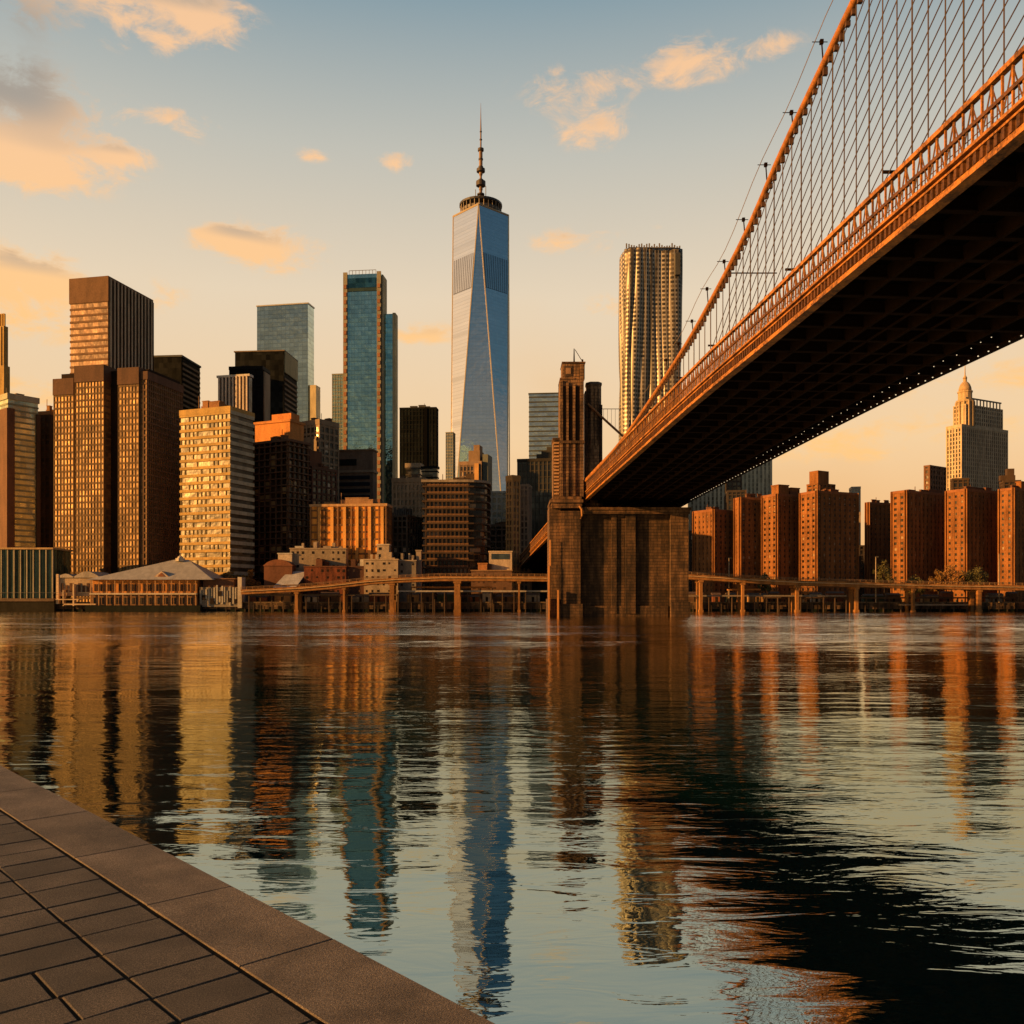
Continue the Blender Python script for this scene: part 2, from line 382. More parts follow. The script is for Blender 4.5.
def clutter(root, w, d, z, m, n=4, hmax=5, mast=True, inset=.75):
    """plant rooms, tanks, rails and masts on a roof, as parts"""
    for i in range(n):
        a = random.uniform(.10, .28) * w; c = random.uniform(.12, .3) * d; h = random.uniform(.35, 1) * hmax
        x = random.uniform(-.5, .5) * (w * inset - a); y = random.uniform(-.5, .5) * (d * inset - c)
        mb = MB(); mb.box(x - a / 2, x + a / 2, y - c / 2, y + c / 2, z + .003 * (i + 1), z + h); mb.box(x - a / 2 - .2, x + a / 2 + .2, y - c / 2 - .2, y + c / 2 + .2, z + h, z + h + .3)
        mb.build('plant_room', m, root)
    if mast:
        x = random.uniform(-.3, .3) * w; MB().tube([(x, -d * .2, z), (x, -d * .2, z + hmax * 1.8)], .18, 5).build('mast', m, root)

W = wall
brown = W((.19, .115, .05)); dkbrown = W((.075, .045, .024)); tan = W((.30, .21, .13)); cream = W((.50, .42, .30)); brick = W((.25, .10, .027), .9, .55, .3)
brickd = W((.16, .07, .036), .9, .35, .3); gold = W((.44, .28, .085)); black = W((.012, .012, .012), .6); grey = W((.20, .18, .15)); pale = W((.5, .47, .4)); white = W((.68, .62, .52)); dgrey = W((.07, .07, .065), .7)
metal_l = W((.5, .48, .42), .4, .2, .2, .6); rust = W((.20, .06, .025)); greenish = W((.22, .24, .18), .6)
G = glass
gdark = G((.10, .085, .06), 3.4, 2.6, .7, .18, .5, .07)
gbrown = G((.30, .17, .08), 3.4, 2.6, .6, .22, .35)
gbrick = G((.03, .025, .02), 3., 2.6, .3, .3, .5, .10, (.30, .20, .11))

# --- leftmost sliver tower, stepped, lit gold
r, w_, d_, h_ = bld('stepped_stone_tower', 'slim stepped golden stone tower cut off by the left edge of the photo', 640, 20, -40, 4, 11, 440, 4, 3.2, .9, 1.5, gdark, gold, gold, cap=2.5)
for (q, yt) in ((.86, 365), (.62, 325), (.3, 312)):
    z1 = wz(yt, 640) - GZ
    mb = MB(); mb.box(w_ / 2 - w_ * q, w_ / 2 - (1 - q) * 4, -d_ / 2 * q, d_ / 2 * q, h_ - 2, z1); 
    for i in range(6): mb.box(w_ / 2 - w_ * q + i * w_ * q / 6, w_ / 2 - w_ * q + i * w_ * q / 6 + 1, -d_ / 2 * q - .6, -d_ / 2 * q + .1, h_ - 2, z1 - .5)
    mb.build('upper_stage', gold, r)
# --- pale glass block at left + its brown neighbour
r, w_, d_, h_ = bld('office_tower', 'pale olive glass tower with dark corner, at far left behind the green glass pavilion', 470, 38, -14, 8, 38, 393, 3., 3., .9, .0, G((.50, .55, .36), 3, 3, .55, .25, .3), W((.27, .29, .17)), tan, cap=3, capm=W((.45, .42, .28)), bp=.25)
MB().box(w_ / 2 - 12, w_ / 2 + .9, -d_ / 2 - .9, -d_ / 2 + 3, 0, wz(408, 470) - GZ).build('corner_bay', W((.16, .08, .04)), r)
MB().box(w_ / 2 - 3, w_ / 2 + 1.2, -d_ / 2 + 14, d_ / 2 + .8, 0, h_ - 9).build('side_wall', dkbrown, r)
clutter(r, w_, d_, h_, tan, 2, 3)
r, w_, d_, h_ = bld('office_tower', 'dark brown narrow tower between the pale olive tower and the big notched brown one', 500, 12, 36, 50, 60, 411, 3.3, 2.8, 1., .5, G((.05,.03,.018),3.3,2.8,.2,.5,.4), dkbrown, dkbrown, cap=2, capm=W((.36, .18, .06)))
clutter(r, w_, d_, h_, W((.4, .2, .07)), 3, 4)

# --- notched brown tower (front) and the striped tower behind it
D = 432; al = R(12)
gB = G((.26, .15, .055), 3.1, 1.7, .4, .40, .42)
C, dl, dr, w_, d_ = corner(D, al, 54, 146, 183)
ce = C + dl * w_ / 2 + dr * d_ / 2
r = empty('notched_office_tower', (ce.x, ce.y, GZ), -al, 'massive brown tower with deep dark vertical slots, rising behind the white roofed terminal', 'skyscraper')
zt = wz(372, D) - GZ
def bay(x0, x1, yoff, top, nm):
    g = empty_part(nm, r)
    return g
sc_ = w_ / 92.
def seg(px0, px1, ytop, out, idx):
    x0 = -w_ / 2 + (px0 - 54) * sc_; x1 = -w_ / 2 + (px1 - 54) * sc_; zz = wz(ytop, D + 8) - GZ
    MB().box(x0, x1, -d_ / 2 - out, d_ / 2 - .5 * idx, 0, zz - 3).build('window_bay', gB, r)
    mb = MB(); n = int((zz - 4) / 3.1)
    for k in range(n): mb.box(x0 - .15, x1 + .15, -d_ / 2 - out - .2, d_ / 2 - .5 * idx - .3, k * 3.1, k * 3.1 + .9)
    mb.build('floor_bands', W((.16, .095, .038)), r)
    mb = MB(); n = max(2, int((x1 - x0) / 1.7))
    for i in range(n + 1):
        xx = x0 + (x1 - x0) * i / n; mb.box(xx - .13, xx + .13, -d_ / 2 - out - .27, -d_ / 2 - out + .1, 0, zz - 3.2)
    mb.build('piers', W((.15, .088, .036)), r)
    MB().box(x0 - .3, x1 + .3, -d_ / 2 - out - .6, d_ / 2 - .5 * idx, zz - 8, zz).build('parapet', W((.11, .055, .03)), r)
MB().box(-w_ / 2 + 1, w_ / 2 - 1, -d_ / 2 + 4, d_ / 2 - 1, 0, wz(371, D + 8) - GZ).build('core_wall', W((.03, .02, .014)), r)
seg(54, 74, 378, 0, 1); seg(77.5, 106, 367, 1.2, 2); seg(119, 139, 371, 0, 3)
facade(r, 3.5, d_ - 2, 0, zt + .6, 3.1, 1.7, .9, .3, gB, W((.17, .095, .045)), W((.20, .11, .055)), cx=w_ / 2 - 1.8, cap=4, capm=W((.11, .055, .03)), prefix='side_')
clutter(r, w_ * .6, d_, zt, dkbrown, 3, 3)

r, w_, d_, h_ = bld('striped_office_tower', 'tall brown slab with pale upright stripes on its right side, behind the notched tower', 500, 12, 70.5, 108, 152, 276, 3.6, 4.4, 1.1, 0, G((.20, .12, .07), 3.6, 3, .3, .45, .4), W((.19, .105, .055)), brown, cap=14, capm=W((.17, .09, .045)), bp=.3, pp=.4)
mb = MB(); 
for i in range(13):
    yy = -d_ / 2 + (i + .3) * d_ / 13; mb.box(w_ / 2 + .2, w_ / 2 + 1.1, yy, yy + d_ / 13 * .34, 30, h_ - 1)
mb.each('fin', W((.55, .42, .28)), r)
mb = MB()
for i in range(13):
    yy = -d_ / 2 + (i + .64) * d_ / 13; mb.box(w_ / 2 + .3, w_ / 2 + .66, yy, yy + d_ / 13 * .66, 30, h_ - 1.5)
mb.each('recess_panel', W((.045, .025, .016)), r)
MB().tube([(-w_ * .45, 0, h_), (-w_ * .45, 0, h_ + 3)], .2).build('mast', black, r)

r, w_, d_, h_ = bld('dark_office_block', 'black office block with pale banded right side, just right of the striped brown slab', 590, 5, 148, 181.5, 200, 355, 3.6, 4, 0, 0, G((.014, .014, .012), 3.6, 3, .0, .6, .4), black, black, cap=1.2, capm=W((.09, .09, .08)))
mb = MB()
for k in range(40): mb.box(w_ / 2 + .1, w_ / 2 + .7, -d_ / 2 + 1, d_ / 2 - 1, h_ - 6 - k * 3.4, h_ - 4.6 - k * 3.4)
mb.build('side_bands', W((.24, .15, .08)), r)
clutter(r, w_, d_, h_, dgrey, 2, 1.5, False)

# --- golden banded building
gF = G((.07, .055, .03), 3.5, 3, .25, .4, .7)
r, w_, d_, h_ = bld('banded_office_block', 'golden banded office block with green grey right side and orange clutter on its roof', 424, 21, 181, 230, 253, 406, 3.55, 4.2, 1.3, 0, gF, gold, gold, cap=2.6, bp=.5)
mb = MB(); n = 26
for k in range(n): mb.box(w_ / 2 + .35, w_ / 2 + .64, -d_ / 2 - .2, d_ / 2 + .3, k * h_ / n - .05, k * h_ / n + 1.7)
mb.build('side_bands', W((.42, .38, .27)), r)
mb = MB()
for k in range(n):
    for i in range(12):
        if random.random() < .6: xx = -w_ / 2 + i * w_ / 12; mb.box(xx, xx + .5, -d_ / 2 - .3, -d_ / 2 + .1, k * h_ / n, (k + 1) * h_ / n)
mb.build('mullions', W((.2, .15, .07)), r)
clutter(r, w_, d_, h_, W((.28, .13, .05)), 6, 4.2)
# --- white finned block and black blocks
r, w_, d_, h_ = bld('finned_office_block', 'small block with bright white vertical fins, peeking over the golden banded block', 520, 12, 218, 249, 252, 374, 4, 5, 0, 0, G((.05, .05, .05), 4, 3, .4, .3), white, white, cap=1.3)
mb = MB()
for i in range(9): xx = -w_ / 2 + (i + .3) * w_ / 9; mb.box(xx, xx + .9, -d_ / 2 - 1, -d_ / 2 + .1, h_ - 28, h_ - 1)
mb.each('fin', W((.7, .58, .46)), r)
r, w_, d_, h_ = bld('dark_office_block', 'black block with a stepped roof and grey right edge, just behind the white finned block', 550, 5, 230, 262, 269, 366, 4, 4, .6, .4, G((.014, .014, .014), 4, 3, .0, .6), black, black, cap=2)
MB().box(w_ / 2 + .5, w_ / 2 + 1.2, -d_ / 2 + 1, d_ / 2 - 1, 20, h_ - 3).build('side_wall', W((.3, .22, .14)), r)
clutter(r, w_ * .7, d_, h_, W((.07, .045, .03)), 3, 3.2, False)
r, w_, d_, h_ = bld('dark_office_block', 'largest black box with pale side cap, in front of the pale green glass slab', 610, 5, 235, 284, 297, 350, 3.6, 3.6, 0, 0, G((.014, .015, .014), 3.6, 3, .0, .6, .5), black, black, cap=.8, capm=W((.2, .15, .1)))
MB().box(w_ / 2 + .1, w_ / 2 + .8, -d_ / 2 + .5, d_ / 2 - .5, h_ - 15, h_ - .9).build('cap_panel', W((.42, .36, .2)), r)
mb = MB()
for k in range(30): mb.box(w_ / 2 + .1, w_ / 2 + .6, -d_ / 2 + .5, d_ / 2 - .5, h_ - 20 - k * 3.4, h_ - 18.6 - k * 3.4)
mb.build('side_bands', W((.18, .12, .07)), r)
mb = MB(); mb.tube([(-w_ * .28, 0, h_ - .1), (-w_ * .28, 0, h_ + 3), (-w_ * .16, 0, h_ + 4), (-w_ * .1, 0, h_ - .1)], .3); mb.build('roof_frame', dgrey, r)
# --- pale green glass slab
gI = G((.42, .52, .48), 4.2, 4.5, .92, .05, .12, lines=.25, wob=.12)
r, w_, d_, h_ = bld('glass_tower', 'broad pale green glass slab with a narrow dark right edge, behind the black blocks', 900, 10, 257, 308, 314, 302.5, 4, 4, 0, 0, gI, metal_l, metal_l, cap=1.2)
MB().box(w_ / 2 + .05, w_ / 2 + 8, -d_ / 2 + 1, d_ / 2 - 3, 0, wz(385, 900) - GZ).build('annex', W((.55, .44, .24), .4), r)
# --- orange lit block, dark brown balconied building
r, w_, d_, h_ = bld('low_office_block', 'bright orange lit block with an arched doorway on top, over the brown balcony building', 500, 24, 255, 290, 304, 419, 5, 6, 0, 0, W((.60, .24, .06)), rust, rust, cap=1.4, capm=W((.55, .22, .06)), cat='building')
MB().box(-w_ * .1, w_ * .45, -d_ * .3, d_ * .3, h_, h_ + 4).build('plant_room', W((.55, .2, .05)), r)
mb = MB(); mb.prism([(w_ * .2 + 2.2 * math.cos(a * math.pi / 8), -d_ / 2 - .5) for a in range(9)], h_ - 6, h_ - 5.9)
r2, w2, d2, h2 = bld('balcony_apartment_block', 'dark brown block ringed with thin balconies, below the orange lit block', 452, 30, 254.5, 288, 307, 439, 3.3, 3.6, .55, .35, G((.05, .035, .024), 3.3, 3.6, .5, .2, .7, .1, (.35, .24, .12)), W((.13, .07, .04)), W((.16, .09, .05)), bp=1.5, pp=.9, cap=1.2, cat='apartment block')
clutter(r2, w2, d2, h2, W((.2, .09, .04)), 5, 3.5)
r, w_, d_, h_ = bld('office_block', 'grey brown block with plain left wall and gridded right face, by the orange block', 530, 34, 303, 319.5, 338, 419, 4.3, 3.4, 1.3, .9, G((.08, .06, .04), 4.3, 3.4, .5, .25, .5, .08), W((.30, .21, .13)), W((.34, .24, .15)), cap=3, cat='office block')
MB().box(-w_ / 2 - .3, w_ / 2 - 1.6, -d_ / 2 - .85, -d_ / 2 + .3, 0, h_ - 10).build('side_wall', W((.24, .18, .12)), r)
clutter(r, w_, d_, h_, W((.12, .07, .04)), 3, 2.5)
r, w_, d_, h_ = bld('office_block', 'low dark reddish brown block in front of the gridded grey brown one', 470, 34, 303, 312, 336, 466, 3.6, 3.2, 1.1, .8, gdark, W((.12, .06, .035)), W((.13, .06, .035)), cap=1.5, cat='office block')
MB().box(-w_ * .45, -w_ * .02, -d_ * .4, d_ * .1, h_, h_ + 9).build('stair_tower', W((.14, .06, .03)), r)
clutter(r, w_, d_, h_, W((.16, .07, .035)), 3, 2.5)
# --- glass towers in the middle
r, w_, d_, h_ = bld('glass_tower', 'thin pale glass tower peeking out left of the tall teal glass tower', 980, 8, 332.5, 343, 346, 373.5, 4, 3, 1, .5, G((.45, .5, .42), 4, 3, .85, .1, .2), W((.25, .26, .22)), W((.25, .26, .22)), cap=1.5)
gN = G((.40, .62, .57), 4, 3.2, .93, .05, .13, lines=.28, wob=.22)
D = 820
r, w_, d_, h_ = bld('teal_glass_tower', 'tall teal glass tower with dotted orange edge strips and a lower shoulder on its right', D, 6, 343.5, 381, 384, 273, 4, 4, 0, 0, gN, metal_l, metal_l, cap=0)
for sx in (-1, 1):
    mb = MB(); nb = int(h_ / 7)
    x0 = sx * (w_ / 2 - 1.8)
    MB().box(x0 - 1.9, x0 + 1.9, -d_ / 2 - .9, -d_ / 2 + .2, 0, h_ + 1.5).build('edge_strip', W((.30, .27, .19)), r)
    for k in range(nb): mb.box(x0 - 1.2, x0 + 1.2, -d_ / 2 - 1.5, -d_ / 2 - .8, k * 7, k * 7 + 3.6)
    mb.each('balcony', W((.34, .15, .07)), r)
MB().box(-w_ / 2 + 3.8, w_ / 2 - 3.8, -d_ / 2 - .6, -d_ / 2 + .2, h_ - 16, h_ - 13).build('louvre_band', W((.02, .05, .05), .5), r)
MB().box(-w_ / 2 + 3.8, w_ / 2 - 3.8, -d_ / 2 - .5, -d_ / 2 + .2, h_ - 12.8, h_ - 4).build('crown_glass', G((.08, .2, .2), 4, 3, .9, .1), r)
mb = MB()
for i in range(9): xx = -w_ / 2 + 5 + i * (w_ - 10) / 8; mb.tube([(xx, -d_ / 2 + 1, h_ - 1), (xx, -d_ / 2 + 1, h_ + 3.5)], .22, 4)
mb.tube([(-w_ / 2 + 5, -d_ / 2 + 1, h_ + 3.5), (w_ / 2 - 5, -d_ / 2 + 1, h_ + 3.5)], .25, 4); mb.build('roof_rail', grey, r)
z2 = wz(312, D) - GZ
MB().box(w_ / 2 + 1.5, w_ / 2 + 9.2, -d_ / 2 + 6, d_ / 2 + 4, 0, z2).build('shoulder', gN, r)
MB().box(w_ / 2 + 9.3, w_ / 2 + 12, -d_ / 2 + 5.6, d_ / 2 + 4.3, 0, z2 + .8).build('shoulder_edge', W((.50, .45, .28)), r)
MB().box(w_ / 2 + .4, w_ / 2 + 1.6, -d_ / 2 + 1, d_ / 2 + 4.6, 0, h_ - 1).build('side_wall', W((.55, .47, .30)), r)

r, w_, d_, h_ = bld('office_block', 'brown flat block with dark louvre strips, at the foot of the teal glass tower', 560, 8, 336.5, 373, 377, 449, 4, 4, 0, 0, W((.17, .115, .08)), brown, brown, cap=.8, capm=W((.26, .17, .1)), cat='office block')
mb = MB()
for k in range(4): mb.box(-w_ / 2 + 2, w_ / 2 - 2, -d_ / 2 - .5, -d_ / 2 + .2, h_ - 31 + k * 4.1, h_ - 28.7 + k * 4.1)
mb.each('louvre', W((.02, .022, .03), .4), r)
MB().box(-w_ / 2 + 1, -w_ / 2 + 13, -d_ / 2 - .3, -d_ / 2 + .2, h_ - 10, h_ - 6).build('window', W((.015, .015, .015), .4), r)
MB().box(-w_ / 2 - .6, w_ / 2 + .6, -d_ / 2 - .8, d_ / 2, 0, h_ - 32).build('lower_wall', W((.22, .15, .1)), r)
MB().box(-w_ / 2 - .7, w_ / 2 + .7, -d_ / 2 - .7, d_ / 2, h_ - 14.5, h_ - 13).build('ledge', W((.3, .22, .15)), r)

# orange gridded block low
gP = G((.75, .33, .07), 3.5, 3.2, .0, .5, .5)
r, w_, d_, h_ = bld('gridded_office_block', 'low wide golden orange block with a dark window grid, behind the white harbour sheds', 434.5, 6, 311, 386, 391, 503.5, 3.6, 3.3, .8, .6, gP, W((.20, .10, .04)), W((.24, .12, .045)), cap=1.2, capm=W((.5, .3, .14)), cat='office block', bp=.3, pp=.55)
mb = MB()
for i in range(6): xx = -w_ / 2 + (i + .6) * w_ / 6; mb.box(xx, xx + 1.5, -d_ / 2 - .9, -d_ / 2 + .1, 0, h_ - 1.5)
mb.each('main_pier', W((.75, .38, .10)), r)
clutter(r, w_, d_, h_, W((.35, .2, .1)), 7, 3.2)
# black tower
r, w_, d_, h_ = bld('dark_office_block', 'plain black box tower standing alone between the teal glass tower and the tallest spired tower', 720, 5, 400, 436, 438, 407, 3.6, 2.6, .6, .5, G((.012, .015, .014), 3.6, 2.6, .1, .5, .4), W((.014, .015, .014)), W((.014, .015, .014)), cap=1.4, bp=.2, pp=.3)
MB().box(w_ * .17, w_ * .26, -d_ / 2 - .9, -d_ / 2 + .1, 0, h_ - .8).build('slot', W((.004, .004, .004)), r)
clutter(r, w_, d_, h_, dgrey, 3, 2.)
r, w_, d_, h_ = bld('low_office_block', 'small dark roof block with a tan top, at the foot of the black box tower', 600, 8, 406, 420, 423, 463, 4, 4, .8, 0, gdark, W((.07, .06, .045)), grey, cap=3, capm=W((.35, .27, .18)), cat='building')
r, w_, d_, h_ = bld('low_office_block', 'short black block right of the black box tower foot', 590, 8, 422, 437, 438.5, 466, 4, 4, .8, 0, gdark, black, grey, cap=1.5, cat='building')
r, w_, d_, h_ = bld('glass_tower', 'thin pale far away tower just left of the tallest spired tower', 1150, 8, 446, 453, 455, 432, 4, 3, 1.2, .4, G((.5, .5, .4), 4, 3, .7, .2, .2), W((.32, .3, .22)), W((.32, .3, .22)), cap=1)
# tan gridded
r, w_, d_, h_ = bld('office_block', 'tan office block with narrow upright windows, left of the dark balcony grid block', 520, 10, 393, 424, 430, 477.5, 4.4, 2.4, 1.5, 1.0, G((.10, .07, .045), 4.4, 2.4, .5, .2, .4), W((.36, .24, .14)), W((.40, .27, .16)), cap=2.6, cat='office block', bp=.5, pp=.6)
clutter(r, w_, d_, h_, W((.16, .1, .06)), 3, 2.5)
r, w_, d_, h_ = bld('office_block', 'dull grey low block with ragged roof posts, between golden grid block and balcony block', 450, 22, 389, 407, 422, 515, 3.2, 2.6, .8, .7, G((.10, .09, .07), 3.2, 2.6, .5, .25, .7, .1), W((.11, .085, .06)), W((.12, .09, .065)), cap=1, cat='office block')
mb = MB()
for i in range(9): xx = -w_ / 2 + i * w_ / 8.5; mb.box(xx, xx + .7, -d_ * .3, -d_ * .3 + .7, h_, h_ + random.uniform(1, 5))
mb.each('roof_post', dgrey, r)
MB().box(-w_ * .2, w_ * .2, -d_ * .2, d_ * .2, h_, h_ + 4).build('plant_room', dgrey, r)
# dark balcony grid block with rounded right corner
D = 440; gS = G((.04, .03, .022), 3.1, 3.6, .5, .25, .8, .12, (.25, .16, .08))
X0 = wx(425, D); X1 = wx(487, D); zt = wz(480, D) - GZ; ww = X1 - X0
r = empty('balcony_grid_block', ((X0 + X1) / 2, D + 14, GZ), 0, 'dark block with a deep grid of balconies and a rounded right corner', 'apartment block')
def rr(w, d, off, rad=9, n=6):
    pts = [(-w / 2 - off, -d / 2 - off)]
    for i in range(n + 1):
        a = -math.pi / 2 + math.pi / 2 * i / n; pts.append((w / 2 - rad + (rad + off) * math.cos(a), -d / 2 + rad + (rad + off) * math.sin(a)))
    pts += [(w / 2 + off, d / 2 + off), (-w / 2 - off, d / 2 + off)]
    return pts
MB().prism(rr(ww, 28, 0), 0, zt - .2).build('window_wall', gS, r)
mb = MB(); n = 17
for k in range(n): mb.prism(rr(ww, 28, 1.3), k * zt / n, k * zt / n + .75)
mb.build('floor_bands', W((.075, .046, .026)), r)
mb = MB()
for i in range(11): xx = -ww / 2 + (i + .2) * (ww - 9) / 10.5; mb.box(xx - .4, xx + .4, -15.1, -13.9, 0, zt - .3)
for i in range(5): yy = -3 + i * 4.2; mb.box(ww / 2 - .1, ww / 2 + 1.0, yy - .3, yy + .3, 0, zt - .3)
mb.build('piers', W((.05, .03, .018)), r)
mb = MB()
for k in range(n):
    for i in range(10):
        xx = -ww / 2 + (i + .55) * (ww - 9) / 10.5; mb.box(xx, xx + 1.9, -15.18, -14.2, k * zt / n + .7, k * zt / n + 1.5)
mb.each('balcony', W((.19, .095, .04)), r)
MB().prism(rr(ww, 28, 1.7), zt - 1.2, zt).build('parapet', W((.32, .26, .19)), r)
clutter(r, ww, 28, zt, dkbrown, 4, 2.2)

# --- the tallest tower with its spire
D = 1320; hw = wx(508.5, D) - wx(453, D); hw /= 2
X = wx(480.8, D); zb = 40; zt = wz(216, D) - GZ
root = empty('spired_glass_tower', (X, D, GZ), R(-2.5), 'tallest tower, tapering faceted blue glass with thin golden edges and a needle spire', 'skyscraper')
base = [(-hw, -hw), (hw, -hw), (hw, hw), (-hw, hw)]; top = [(0, -hw), (hw, 0), (0, hw), (-hw, 0)]
gW = G((.86, .84, .84), 5.2, 5., .97, .05, .04, lines=.12, wob=.08)
mb = MB(); vs = [(a, b_, zb) for a, b_ in base] + [(a, b_, zt) for a, b_ in top]
for i in range(4):
    j = (i + 1) % 4
    a0 = vs[i]; a1 = vs[j]; t0 = vs[4 + i]; t1 = vs[4 + j]
    nn = MB()
    mb.add([a0, a1, t0], [(0, 1, 2)]); mb.add([a1, t1, t0], [(0, 1, 2)])
mb.add([vs[4], vs[5], vs[6], vs[7]], [(0, 1, 2, 3)])
mb.build('glass_facets', gW, root)
for i in range(4):
    MB().tube([vs[i], vs[4 + i]], 1.0, 5).build('edge_trim', W((.75, .62, .42), .35, .1, .2, .5), root)
    MB().tube([vs[(i + 1) % 4], vs[4 + i]], 1.0, 5).build('edge_trim', W((.75, .62, .42), .35, .1, .2, .5), root)
    a, b_ = vs[4 + i], vs[4 + (i + 1) % 4]
    MB().tube([a, b_], 1.5, 5).build('top_trim', W((.75, .62, .42), .35, .1, .2, .5), root)
MB().box(-hw, hw, -hw, hw, 0, zb).build('podium', G((.3, .32, .3), 6, 4, .6, .2), root)
# louvre panels near the top on the two front facets (vertical strips hugging the leaning facets)
def facet_pt(T0, B, T1, u, v):  # between top edge T0-T1 and bottom point B
    p = Vector(T0).lerp(Vector(T1), u); q = Vector(B); return p.lerp(q, v)
for (T0, T1, B) in ((vs[7], vs[4], vs[0]), (vs[4], vs[5], vs[1])):
    nrm = (Vector(T1) - Vector(T0)).cross(Vector(B) - Vector(T0)).normalized()
    if nrm.y > 0: nrm = -nrm
    mb = MB(); mg = MB()
    mg.add([facet_pt(T0, B, T1, u, v) + nrm * .5 for (u, v) in ((.03, .13), (.97, .13), (.97, .225), (.03, .225))], [(0, 1, 2, 3)])
    mg.build('louvre_panel', W((.50, .49, .50), .14, .15, .2, .96), root)
    for k in range(11):
        u = .06 + k * .088
        mb.add([facet_pt(T0, B, T1, uu, v) + nrm * .9 for (uu, v) in ((u, .13), (u + .03, .13), (u + .03, .225), (u, .225))], [(0, 1, 2, 3)])
    mb.build('louvre_fins', W((.80, .79, .80), .12, .1, .2, .96), root)
rg = hw * .92
MB().lathe([(rg * .72, zt), (rg * .78, zt + 3), (rg * .78, zt + 7), (rg * .74, zt + 8)], 28).build('ring_base', W((.14, .12, .1), .5), root)
mb = MB()
for i in range(28):
    a = 2 * math.pi * i / 28; mb.tube([(rg * .80 * math.cos(a), rg * .80 * math.sin(a), zt), (rg * .80 * math.cos(a), rg * .80 * math.sin(a), zt + 13)], .5, 4)
mb.each('ring_post', W((.35, .28, .2), .5), root)
MB().lathe([(rg * .70, zt + 12), (rg * .84, zt + 13), (rg * .84, zt + 16), (rg * .5, zt + 19), (rg * .2, zt + 20)], 28).build('ring_crown', W((.06, .055, .05), .5), root)
zs = lambda py: wz(py, D) - GZ
sp = [(3.0, zt), (3.0, zs(203)), (2.2, zs(203)), (2.2, zs(190)), (2.8, zs(190)), (2.8, zs(188)), (1.7, zs(187)), (1.7, zs(176)), (2.6, zs(175)), (2.6, zs(150)), (1.2, zs(149)), (1.1, zs(130)), (.6, zs(118)), (.15, zs(103))]
MB().lathe(sp, 10).build('spire', W((.22, .13, .075), .5), root)
for (py, rad, hh) in ((203, 5.2, 3), (198, 4.4, 2.5), (195, 5.4, 1.5), (186, 7., 6.5), (181, 3.8, 2), (172, 6.2, 4.5), (168, 3.6, 2), (151, 4.4, 3.5), (160, 3.4, 2), (140, 2., 1), (132, 1.7, .8)):
    MB().lathe([(rad * .8, zs(py) - .4), (rad, zs(py)), (rad, zs(py) + hh), (rad * .8, zs(py) + hh + .4)], 14).build('antenna_ring', W((.07, .055, .045), .5), root)
for s_ in (-1, 1): MB().tube([(s_ * 7.5, -2, zt + 17), (s_ * 7.5, -2, zs(187 if s_ > 0 else 190))], .5, 4).build('whip_antenna', grey, root)

# in front of it
r, w_, d_, h_ = bld('stepped_stone_tower', 'brown stepped masonry block with lit edge, before the foot of the tallest tower', 720, 12, 460, 481, 486, 461, 4.2, 3, 1, 1, gdark, W((.22, .15, .1)), W((.24, .16, .1)), cap=3, capm=W((.3, .2, .13)), cat='office block')
mb = MB(); mb.box(-w_ * .12, w_ * .42, -d_ * .4, d_ * .4, h_, wz(450, 720) - GZ); mb.box(w_ * .1, w_ * .38, -d_ * .3, d_ * .3, h_, wz(444, 720) - GZ); mb.build('upper_stage', W((.26, .17, .1)), r)
MB().box(w_ / 2 - 5, w_ / 2 - 1.6, -d_ / 2 - 1.6, -d_ / 2, 0, h_ - 2).build('lit_edge_strip', W((.6, .33, .12)), r)  # sunlit right edge painted as an orange strip
MB().box(-w_ * .2, w_ * .22, -d_ / 2 - 1.3, -d_ / 2, 0, h_ - 10).build('dark_bay', dkbrown, r)
MB().box(-w_ * .62, -w_ * .2, -d_ / 2 - 8, -d_ / 2 - 1.4, 0, wz(478, 720) - GZ).build('lower_stage', W((.1, .075, .055)), r)
MB().box(w_ / 2 + .8, w_ / 2 + 5.2, -d_ / 2 + 2, d_ / 2, 0, wz(454, 720) - GZ).build('side_wing', W((.16, .17, .14)), r)
r, w_, d_, h_ = bld('office_block', 'small white framed glass block, right of the dark balcony grid block', 620, 6, 487, 507, 509, 491, 5, 3.3, 1.6, 1., G((.12, .12, .1), 5, 3.3, .5, .2, .3), W((.5, .46, .38)), W((.5, .46, .38)), cap=1.5, cat='office block')
r, w_, d_, h_ = bld('office_block', 'low murky brown block below the white framed glass block', 520, 12, 484, 508, 512, 524, 3.6, 3.2, 1., .8, gdark, W((.09, .06, .04)), W((.09, .06, .04)), cap=1.5, cat='office block')
clutter(r, w_, d_, h_, dkbrown, 3, 2)
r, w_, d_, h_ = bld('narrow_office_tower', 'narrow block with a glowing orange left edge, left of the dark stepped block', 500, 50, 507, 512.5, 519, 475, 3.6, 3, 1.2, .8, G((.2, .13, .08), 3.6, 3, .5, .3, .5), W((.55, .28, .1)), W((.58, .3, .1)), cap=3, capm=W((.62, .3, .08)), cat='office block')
r, w_, d_, h_ = bld('narrow_office_tower', 'slim grey tan block squeezed against the dark stepped block', 520, 10, 517, 528, 531, 484, 3.6, 2.4, .9, .8, G((.13, .1, .08), 3.6, 2.4, .5, .3, .5), W((.26, .19, .13)), W((.28, .2, .14)), cap=1.5, cat='office block')
r, w_, d_, h_ = bld('stepped_office_block', 'dark stepped block with faint upright stripes, left of the bridge tower', 570, 10, 518, 556, 562, 458, 4, 2.8, .5, .7, G((.05, .05, .04), 4, 2.8, .5, .3, .5), W((.05, .045, .035)), W((.075, .065, .05)), cap=2, capm=W((.045, .04, .033)), cat='office block')
mb = MB(); 
